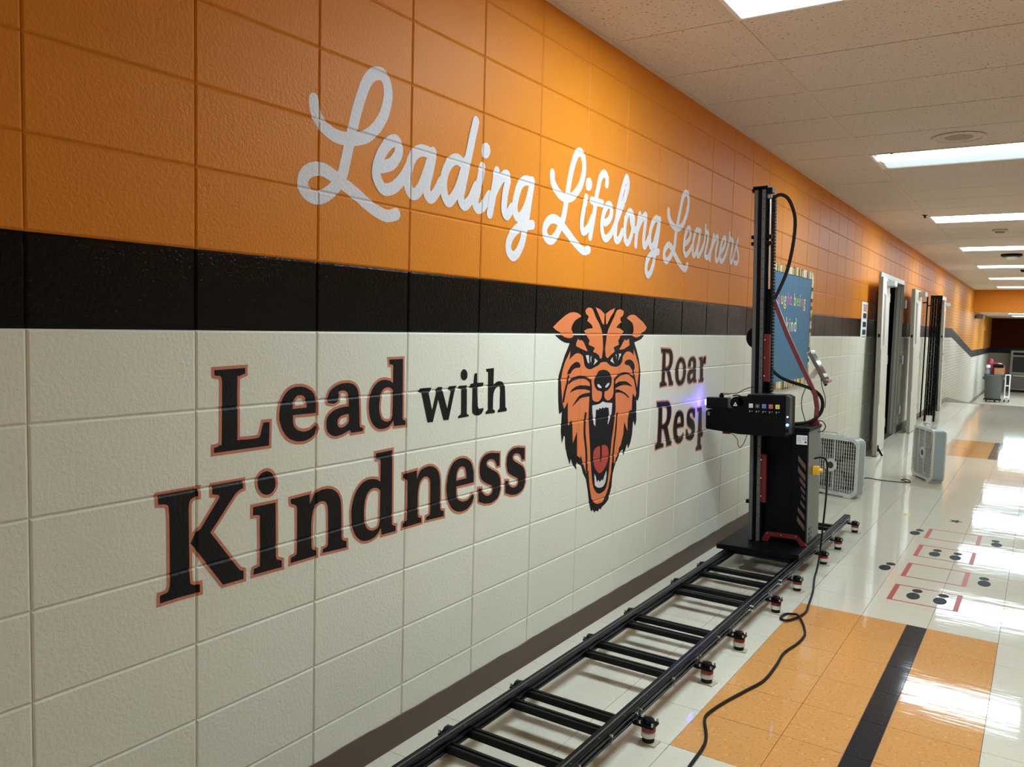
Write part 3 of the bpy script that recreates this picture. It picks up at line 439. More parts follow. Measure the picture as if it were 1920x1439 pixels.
SCRIPT=[["Leading",[["L",[["r",200,[794,2083,794,2079,794,2073,795,2067,796,2060,799,2052,803,2044,808,2036,814,2029,821,2023,830,2017,839,2013,849,2009,858,2005,868,2002,878,2000,888,1999,899,1998,910,1999,921,2000,932,2001,943,2003,954,2005,966,2008,977,2012,989,2016,1001,2021,1012,2027,1023,2034,1034,2043,1044,2052,1054,2062,1063,2073,1071,2083,1078,2094,1085,2105,1090,2117,1095,2130,1099,2143,1102,2155,1104,2167,1104,2178,1103,2187,1101,2196,1099,2204,1095,2211,1090,2218,1085,2223,1080,2227,1074,2229,1068,2229,1062,2228,1055,2227,1049,2225,1042,2222,1034,2218,1028,2213,1022,2208,1016,2201,1010,2194,1005,2186,999,2175,993,2163,988,2150,983,2138,978,2126,973,2113,969,2101,964,2088,960,2074,956,2060,952,2045,948,2032,945,2021,942,2012,939,2002,936,1990,932,1975,927,1958,923,1941,918,1926,915,1914,912,1903,908,1894,904,1885,900,1876,894,1869,889,1862,883,1855,877,1849,871,1844,865,1838,858,1833,851,1828,843,1823,834,1818,827,1815,820,1812,813,1810,806,1810,799,1809,792,1810,785,1811,778,1813,772,1816,767,1819,762,1822,758,1826,755,1831,754,1835,753,1840,753,1845,754,1850,755,1856,757,1861,761,1867,765,1872,770,1877,777,1881,784,1885,792,1888,799,1890,807,1892,814,1893,822,1893,830,1893,838,1892,846,1890,854,1888,862,1885,871,1882,881,1878,890,1875,899,1871,908,1867,917,1863,927,1859,936,1856,945,1852,955,1848,965,1844,976,1839,988,1833,1000,1826,1012,1821,1024,1816,1036,1811,1048,1806,1060,1803,1072,1799,1083,1797,1095,1795,1106,1794,1118,1796,1131,1799,1142,1803,1150,1806]]]],["e",[["r",200,[1078,1944,1085,1946,1097,1950,1109,1954,1119,1959,1128,1965,1136,1972,1142,1979,1148,1987,1153,1994,1156,2002,1158,2010,1158,2017,1157,2023,1154,2029,1149,2034,1145,2037,1140,2038,1134,2037,1128,2035,1122,2032,1115,2028,1107,2022,1100,2015,1093,2007,1086,1999,1080,1991,1074,1982,1069,1972,1064,1962,1059,1951,1056,1941,1054,1931,1053,1923,1054,1917,1055,1911,1058,1904,1062,1898,1067,1891,1073,1885,1079,1880,1086,1878,1093,1876,1100,1876,1108,1878,1116,1880,1124,1883,1133,1887,1142,1893,1151,1900,1162,1909,1171,1918,1180,1927,1187,1936,1194,1946,1200,1954,1203,1960]]]],["a",[["r",200,[1324,2031,1317,2032,1307,2033,1296,2034,1286,2034,1276,2033,1267,2031,1258,2027,1249,2023,1242,2017,1235,2011,1228,2003,1223,1995,1217,1985,1213,1974,1209,1962,1206,1952,1204,1941,1203,1931,1204,1922,1205,1914,1206,1906,1209,1900,1212,1894,1216,1890,1221,1886,1227,1883,1233,1882,1239,1883,1246,1885,1253,1890,1259,1895,1266,1903,1273,1912,1280,1924,1287,1936,1293,1948,1299,1961,1305,1973,1310,1985,1315,1997,1320,2008,1326,2019,1330,2029,1333,2036]],["r",200,[1333,2036,1331,2026,1328,2013,1324,1997,1320,1983,1316,1969,1311,1955,1306,1941,1303,1929,1301,1919,1301,1911,1302,1903,1304,1897,1307,1891,1312,1886,1318,1882,1323,1882,1330,1884,1337,1889,1345,1896,1352,1904,1360,1914,1368,1926,1375,1937,1380,1945]]]],["d",[["r",200,[1492,2033,1487,2034,1480,2037,1471,2039,1463,2038,1454,2036,1445,2032,1436,2026,1427,2020,1420,2012,1413,2002,1406,1992,1401,1981,1397,1971,1394,1959,1393,1948,1392,1937,1393,1927,1395,1918,1398,1909,1401,1902,1405,1895,1410,1889,1416,1885,1422,1883,1428,1884,1434,1888,1440,1893,1447,1899,1454,1907,1462,1916,1470,1927,1477,1938,1483,1951,1490,1964,1496,1979,1501,1992,1507,2005,1513,2019,1517,2031,1521,2040]],["r",200,[1575,2193,1571,2182,1567,2167,1561,2150,1555,2132,1550,2112,1544,2091,1537,2069,1531,2048,1525,2027,1519,2006,1513,1986,1507,1968,1503,1952,1499,1938,1495,1926,1493,1915,1493,1907,1494,1900,1497,1895,1500,1891,1504,1887,1509,1884,1515,1883,1521,1884,1528,1888,1536,1894,1545,1902,1553,1911,1561,1923,1570,1938,1578,1951,1584,1961]]]],["i",[["r",200,[1623,2038,1621,2030,1618,2018,1615,2005,1611,1991,1606,1976,1601,1961,1595,1946,1591,1933,1587,1922,1585,1913,1583,1906,1584,1899,1587,1893,1591,1888,1597,1884,1604,1883,1611,1884,1620,1888,1629,1893,1637,1900,1647,1910,1656,1922,1665,1933,1671,1941]],["e",0,[1672,2108,1671,2098,1667,2089,1661,2082,1653,2076,1645,2073,1636,2073,1628,2076,1621,2081,1617,2088,1615,2097,1616,2106,1620,2115,1626,2123,1633,2128,1642,2131,1651,2132,1659,2129,1666,2124,1670,2117]]]],["n",[["r",200,[1717,2038,1714,2027,1711,2012,1708,1995,1704,1979,1701,1964,1697,1949,1693,1934,1689,1920,1685,1907,1682,1893,1679,1882,1676,1874]],["r",200,[1688,1937,1694,1947,1703,1961,1713,1976,1722,1989,1730,1999,1739,2009,1748,2018,1757,2024,1765,2030,1773,2034,1781,2036,1787,2036,1791,2033,1793,2028,1793,2022,1793,2013,1790,2004,1786,1992,1781,1979,1778,1967,1775,1954,1773,1939,1771,1926,1771,1915,1771,1906,1773,1899,1775,1893,1778,1888,1782,1885,1786,1883,1792,1882,1797,1884,1804,1890,1812,1899,1819,1909,1824,1915]]]],["g",[["r",200,[1969,2038,1961,2038,1948,2039,1934,2039,1922,2037,1911,2034,1901,2028,1892,2022,1884,2014,1876,2004,1870,1992,1865,1980,1860,1968,1856,1957,1852,1946,1850,1935,1849,1925,1849,1916,1851,1908,1853,1901,1857,1895,1862,1890,1869,1886,1876,1884,1884,1884,1891,1887,1899,1893,1907,1901,1915,1909,1923,1920,1931,1931,1939,1945,1946,1960,1954,1978,1961,2000,1968,2021,1973,2035]],["r",200,[1972,2042,1969,2026,1964,2004,1958,1979,1953,1957,1949,1938,1945,1919,1941,1901,1937,1884,1933,1866,1928,1849,1924,1833,1920,1818,1916,1806,1912,1796,1908,1786,1902,1777,1896,1768,1889,1758,1882,1750,1875,1743,1867,1737,1859,1732,1851,1729,1843,1728,1834,1730,1825,1735,1817,1742,1811,1749,1809,1758,1809,1768,1811,1778,1815,1788,1821,1798,1829,1807,1838,1817,1849,1825,1859,1833,1871,1840,1884,1847,1899,1852,1919,1857,1943,1862,1966,1865,1981,1868]]]]]],["Lifelong",[["L",[["r",200,[2131,2101,2132,2095,2132,2086,2133,2077,2136,2068,2142,2060,2149,2053,2157,2046,2166,2039,2175,2033,2185,2028,2196,2023,2207,2020,2218,2017,2230,2016,2242,2015,2254,2015,2266,2016,2278,2018,2290,2021,2301,2025,2312,2030,2322,2036,2332,2043,2342,2051,2352,2060,2363,2071,2373,2081,2382,2093,2389,2104,2395,2117,2400,2129,2404,2141,2407,2152,2408,2162,2408,2172,2408,2183,2405,2193,2402,2204,2397,2213,2392,2221,2386,2227,2379,2231,2371,2233,2363,2233,2355,2231,2347,2227,2339,2221,2331,2213,2324,2203,2317,2191,2310,2178,2304,2164,2298,2151,2293,2137,2288,2123,2283,2109,2279,2095,2276,2082,2273,2069,2269,2055,2266,2040,2262,2026,2259,2011,2255,1995,2251,1979,2246,1961,2241,1944,2236,1930,2230,1917,2223,1907,2216,1898,2209,1888,2202,1877,2194,1866,2186,1855,2177,1846,2168,1838,2158,1830,2147,1824,2137,1821,2126,1820,2114,1821,2103,1824,2095,1829,2089,1835,2084,1843,2081,1852,2081,1861,2084,1870,2090,1880,2099,1889,2107,1897,2117,1903,2129,1908,2140,1911,2152,1913,2164,1913,2176,1912,2188,1909,2200,1906,2211,1902,2222,1896,2233,1890,2244,1883,2258,1877,2271,1869,2286,1862,2300,1854,2314,1847,2327,1839,2342,1832,2357,1825,2373,1818,2391,1811,2408,1805,2424,1802,2440,1802,2455,1805,2468,1809,2477,1811]]]],["i",[["r",185,[2436,2044,2435,2039,2432,2032,2429,2023,2426,2013,2421,2001,2416,1987,2411,1973,2407,1960,2404,1948,2402,1937,2401,1926,2401,1917,2402,1908,2404,1900,2408,1893,2412,1888,2418,1887,2425,1887,2432,1889,2440,1893,2449,1899,2459,1907,2469,1917,2477,1926,2484,1936,2491,1946,2497,1956,2501,1962]],["e",0,[2489,2111,2488,2101,2484,2092,2477,2085,2468,2079,2458,2076,2448,2076,2439,2079,2432,2084,2427,2092,2425,2101,2426,2110,2429,2119,2436,2127,2445,2132,2454,2135,2464,2136,2473,2133,2481,2127,2486,2120]]]],["f",[["r",185,[2636,2132,2637,2138,2639,2145,2640,2154,2639,2161,2633,2167,2625,2174,2615,2179,2606,2180,2597,2177,2587,2171,2578,2162,2570,2153,2564,2142,2559,2129,2555,2116,2550,2104,2546,2091,2541,2079,2537,2067,2534,2055,2531,2043,2529,2031,2527,2018,2524,2005,2521,1990,2517,1975,2513,1958,2509,1942,2503,1923,2497,1903,2491,1884,2487,1871]],["r",185,[2489,2037,2498,2037,2512,2037,2527,2038,2542,2038,2556,2038,2572,2038,2586,2038,2596,2038]]]],["e",[["r",185,[2634,1952,2641,1955,2652,1960,2664,1966,2673,1972,2680,1980,2687,1988,2692,1996,2694,2004,2695,2013,2694,2023,2691,2031,2686,2037,2679,2041,2669,2042,2660,2041,2650,2038,2642,2032,2633,2023,2625,2013,2618,2002,2612,1991,2608,1980,2604,1968,2601,1956,2600,1945,2599,1934,2600,1924,2602,1914,2605,1906,2610,1898,2615,1890,2621,1885,2628,1882,2635,1880,2642,1879,2651,1880,2660,1884,2670,1889,2680,1896,2690,1903,2701,1912,2712,1924,2722,1935,2729,1942]]]],["l",[["r",185,[2731,1943,2739,1953,2750,1969,2764,1987,2777,2006,2792,2027,2808,2050,2824,2074,2838,2095,2849,2115,2859,2134,2866,2151,2870,2166,2869,2179,2865,2190,2859,2198,2852,2200,2844,2195,2836,2183,2827,2168,2818,2151,2808,2132,2798,2111,2788,2089,2780,2068,2772,2048,2766,2029,2761,2011,2756,1994,2753,1978,2751,1964,2749,1951,2748,1939,2746,1927,2745,1916,2744,1906,2745,1898,2748,1891,2753,1886,2759,1883,2765,1881,2772,1882,2779,1885,2787,1889,2795,1895,2803,1904,2811,1915,2818,1926,2823,1933]]]],["o",[["r",176,[2931,2029,2926,2032,2919,2036,2912,2039,2904,2041,2896,2039,2888,2035,2880,2029,2873,2021,2867,2012,2860,2000,2855,1988,2851,1975,2849,1962,2848,1948,2848,1935,2849,1923,2852,1912,2855,1903,2860,1895,2865,1888,2871,1884,2877,1881,2884,1881,2891,1883,2899,1888,2907,1896,2914,1906,2921,1916,2928,1928,2934,1941,2939,1954,2943,1966,2946,1977,2948,1988,2948,1999,2946,2008,2941,2018,2932,2027,2923,2035,2917,2038,2914,2036,2912,2029,2912,2021,2913,2013,2915,2004,2919,1994,2923,1984,2929,1976,2937,1968,2946,1962,2955,1957,2964,1954,2973,1955,2981,1959,2988,1963,2993,1966]]]],["n",[["r",185,[3021,2040,3017,2029,3013,2014,3007,1997,3002,1981,2998,1966,2994,1951,2990,1937,2987,1923,2986,1910,2985,1898,2984,1888,2984,1880]],["r",185,[2991,1952,2999,1962,3010,1978,3022,1994,3034,2008,3046,2019,3058,2028,3070,2036,3080,2042,3087,2045,3092,2046,3096,2044,3097,2038,3097,2027,3093,2011,3089,1993,3086,1976,3083,1961,3080,1946,3078,1931,3077,1918,3078,1907,3080,1897,3083,1889,3087,1885,3093,1884,3100,1888,3107,1893,3114,1899,3121,1906,3129,1915,3135,1924,3140,1930]]]],["g",[["r",185,[3276,2040,3268,2041,3256,2044,3243,2046,3231,2046,3220,2042,3209,2037,3199,2029,3189,2020,3180,2009,3171,1997,3163,1983,3157,1970,3154,1956,3153,1942,3154,1929,3155,1917,3158,1908,3161,1899,3166,1893,3172,1890,3180,1889,3189,1892,3199,1897,3207,1905,3216,1916,3223,1931,3231,1947,3239,1964,3247,1982,3256,2002,3264,2020,3269,2033]],["r",185,[3276,2045,3273,2031,3270,2010,3266,1987,3261,1966,3256,1948,3250,1931,3244,1914,3238,1896,3233,1876,3228,1854,3223,1834,3218,1817,3214,1806,3210,1797,3206,1791,3201,1784,3196,1776,3191,1767,3185,1760,3178,1753,3170,1747,3160,1741,3151,1738,3143,1737,3135,1741,3128,1748,3121,1757,3118,1767,3118,1778,3121,1791,3126,1804,3133,1816,3142,1826,3152,1835,3166,1844,3182,1851,3204,1858,3230,1864,3255,1869,3273,1873]]]]]],["Learners",[["L",[["r",185,[3394,2109,3394,2104,3395,2096,3397,2088,3400,2080,3406,2072,3414,2065,3422,2057,3432,2051,3442,2045,3454,2039,3465,2035,3478,2031,3490,2028,3504,2026,3517,2025,3530,2026,3543,2027,3556,2031,3569,2035,3581,2040,3593,2046,3604,2053,3614,2061,3624,2070,3633,2080,3642,2092,3650,2103,3658,2115,3665,2126,3671,2138,3676,2149,3680,2161,3683,2172,3684,2183,3684,2194,3683,2204,3681,2214,3678,2224,3673,2233,3667,2239,3659,2242,3649,2243,3638,2242,3628,2239,3619,2234,3610,2226,3601,2216,3593,2206,3587,2193,3581,2179,3575,2164,3569,2149,3563,2134,3557,2118,3551,2103,3546,2089,3541,2077,3537,2065,3532,2054,3528,2042,3524,2030,3519,2018,3515,2006,3511,1993,3509,1979,3507,1964,3505,1949,3503,1936,3500,1925,3498,1917,3493,1908,3485,1898,3469,1883,3448,1865,3427,1848,3409,1837,3395,1832,3384,1832,3375,1835,3367,1840,3361,1847,3356,1856,3354,1867,3355,1877,3362,1888,3374,1901,3387,1912,3400,1920,3412,1923,3424,1923,3437,1920,3451,1915,3466,1907,3481,1896,3498,1883,3516,1872,3536,1860,3557,1847,3579,1835,3600,1825,3619,1818,3639,1812,3656,1808,3671,1807,3683,1811,3692,1819,3699,1827,3705,1833]]]],["e",[["r",165,[3653,1950,3663,1955,3677,1961,3693,1968,3705,1976,3715,1983,3724,1991,3730,1999,3734,2008,3734,2017,3731,2028,3727,2038,3721,2044,3715,2048,3707,2049,3698,2047,3690,2044,3681,2037,3671,2028,3662,2017,3655,2005,3649,1992,3644,1977,3640,1962,3638,1949,3637,1937,3637,1927,3639,1917,3642,1909,3648,1901,3656,1895,3666,1890,3676,1889,3686,1891,3698,1898,3709,1905,3721,1913,3733,1921,3746,1931,3757,1940,3765,1946]]]],["a",[["r",165,[3885,2050,3876,2052,3862,2053,3848,2054,3835,2051,3824,2044,3815,2033,3806,2021,3799,2009,3792,1996,3787,1981,3783,1967,3781,1954,3780,1941,3781,1928,3783,1916,3786,1907,3791,1901,3797,1897,3804,1895,3812,1897,3820,1903,3830,1912,3839,1924,3849,1936,3858,1951,3867,1969,3876,1986,3883,2002,3887,2017,3890,2031,3892,2043,3894,2051]],["r",165,[3894,2051,3891,2041,3886,2026,3880,2009,3876,1993,3870,1977,3865,1960,3860,1944,3858,1931,3858,1920,3860,1910,3864,1903,3870,1899,3878,1900,3888,1905,3899,1912,3910,1921,3922,1932,3935,1947,3947,1961,3955,1970]]]],["r",[["r",132,[3956,1964,3961,1975,3967,1992,3974,2010,3979,2027,3980,2045,3980,2065,3979,2082,3979,2094]],["r",165,[3988,2059,3997,2057,4012,2055,4025,2051,4034,2045,4035,2037,4032,2026,4027,2014,4022,2001,4015,1987,4007,1971,3999,1956,3994,1943,3990,1933,3987,1925,3986,1918,3989,1912,3996,1907,4008,1903,4021,1901,4034,1904,4047,1913,4061,1927,4073,1941,4082,1951]]]],["n",[["r",165,[4133,2050,4129,2040,4124,2026,4119,2010,4112,1994,4105,1980,4097,1964,4089,1949,4084,1936,4081,1924,4080,1912,4080,1902,4080,1895]],["r",165,[4091,1952,4101,1965,4115,1984,4131,2004,4146,2020,4160,2031,4175,2041,4188,2047,4198,2050,4205,2049,4209,2044,4211,2036,4210,2026,4205,2012,4197,1995,4188,1977,4182,1960,4179,1945,4179,1930,4180,1917,4184,1907,4190,1901,4199,1898,4209,1898,4218,1900,4227,1907,4237,1917,4245,1927,4251,1935]]]],["e",[["r",165,[4249,1950,4261,1956,4278,1963,4296,1972,4312,1982,4326,1992,4339,2005,4349,2017,4355,2028,4356,2038,4354,2047,4348,2055,4341,2058,4331,2057,4319,2052,4307,2044,4295,2035,4286,2024,4277,2011,4270,1997,4264,1984,4259,1969,4256,1955,4255,1941,4257,1929,4261,1918,4267,1909,4276,1902,4285,1899,4295,1899,4307,1902,4319,1908,4331,1915,4344,1926,4358,1940,4370,1953,4379,1962]]]],["r",[["r",132,[4380,1958,4388,1972,4401,1991,4415,2012,4424,2031,4430,2050,4433,2069,4434,2086,4435,2098]],["r",165,[4446,2059,4458,2059,4475,2059,4493,2057,4503,2052,4505,2042,4502,2028,4496,2013,4490,1998,4485,1983,4478,1967,4472,1953,4468,1940,4467,1929,4469,1918,4472,1911,4478,1907,4487,1910,4500,1917,4512,1925,4521,1931]]]],["s",[["r",132,[4511,1923,4521,1938,4535,1959,4549,1983,4562,2004,4574,2024,4584,2045,4593,2063,4600,2075]],["r",165,[4600,2072,4597,2063,4591,2050,4587,2036,4586,2023,4591,2012,4601,2002,4611,1992,4619,1983,4624,1973,4628,1964,4630,1955,4629,1946,4626,1937,4620,1928,4612,1920,4602,1914,4590,1911,4574,1911,4559,1912,4549,1913]]]]]]]
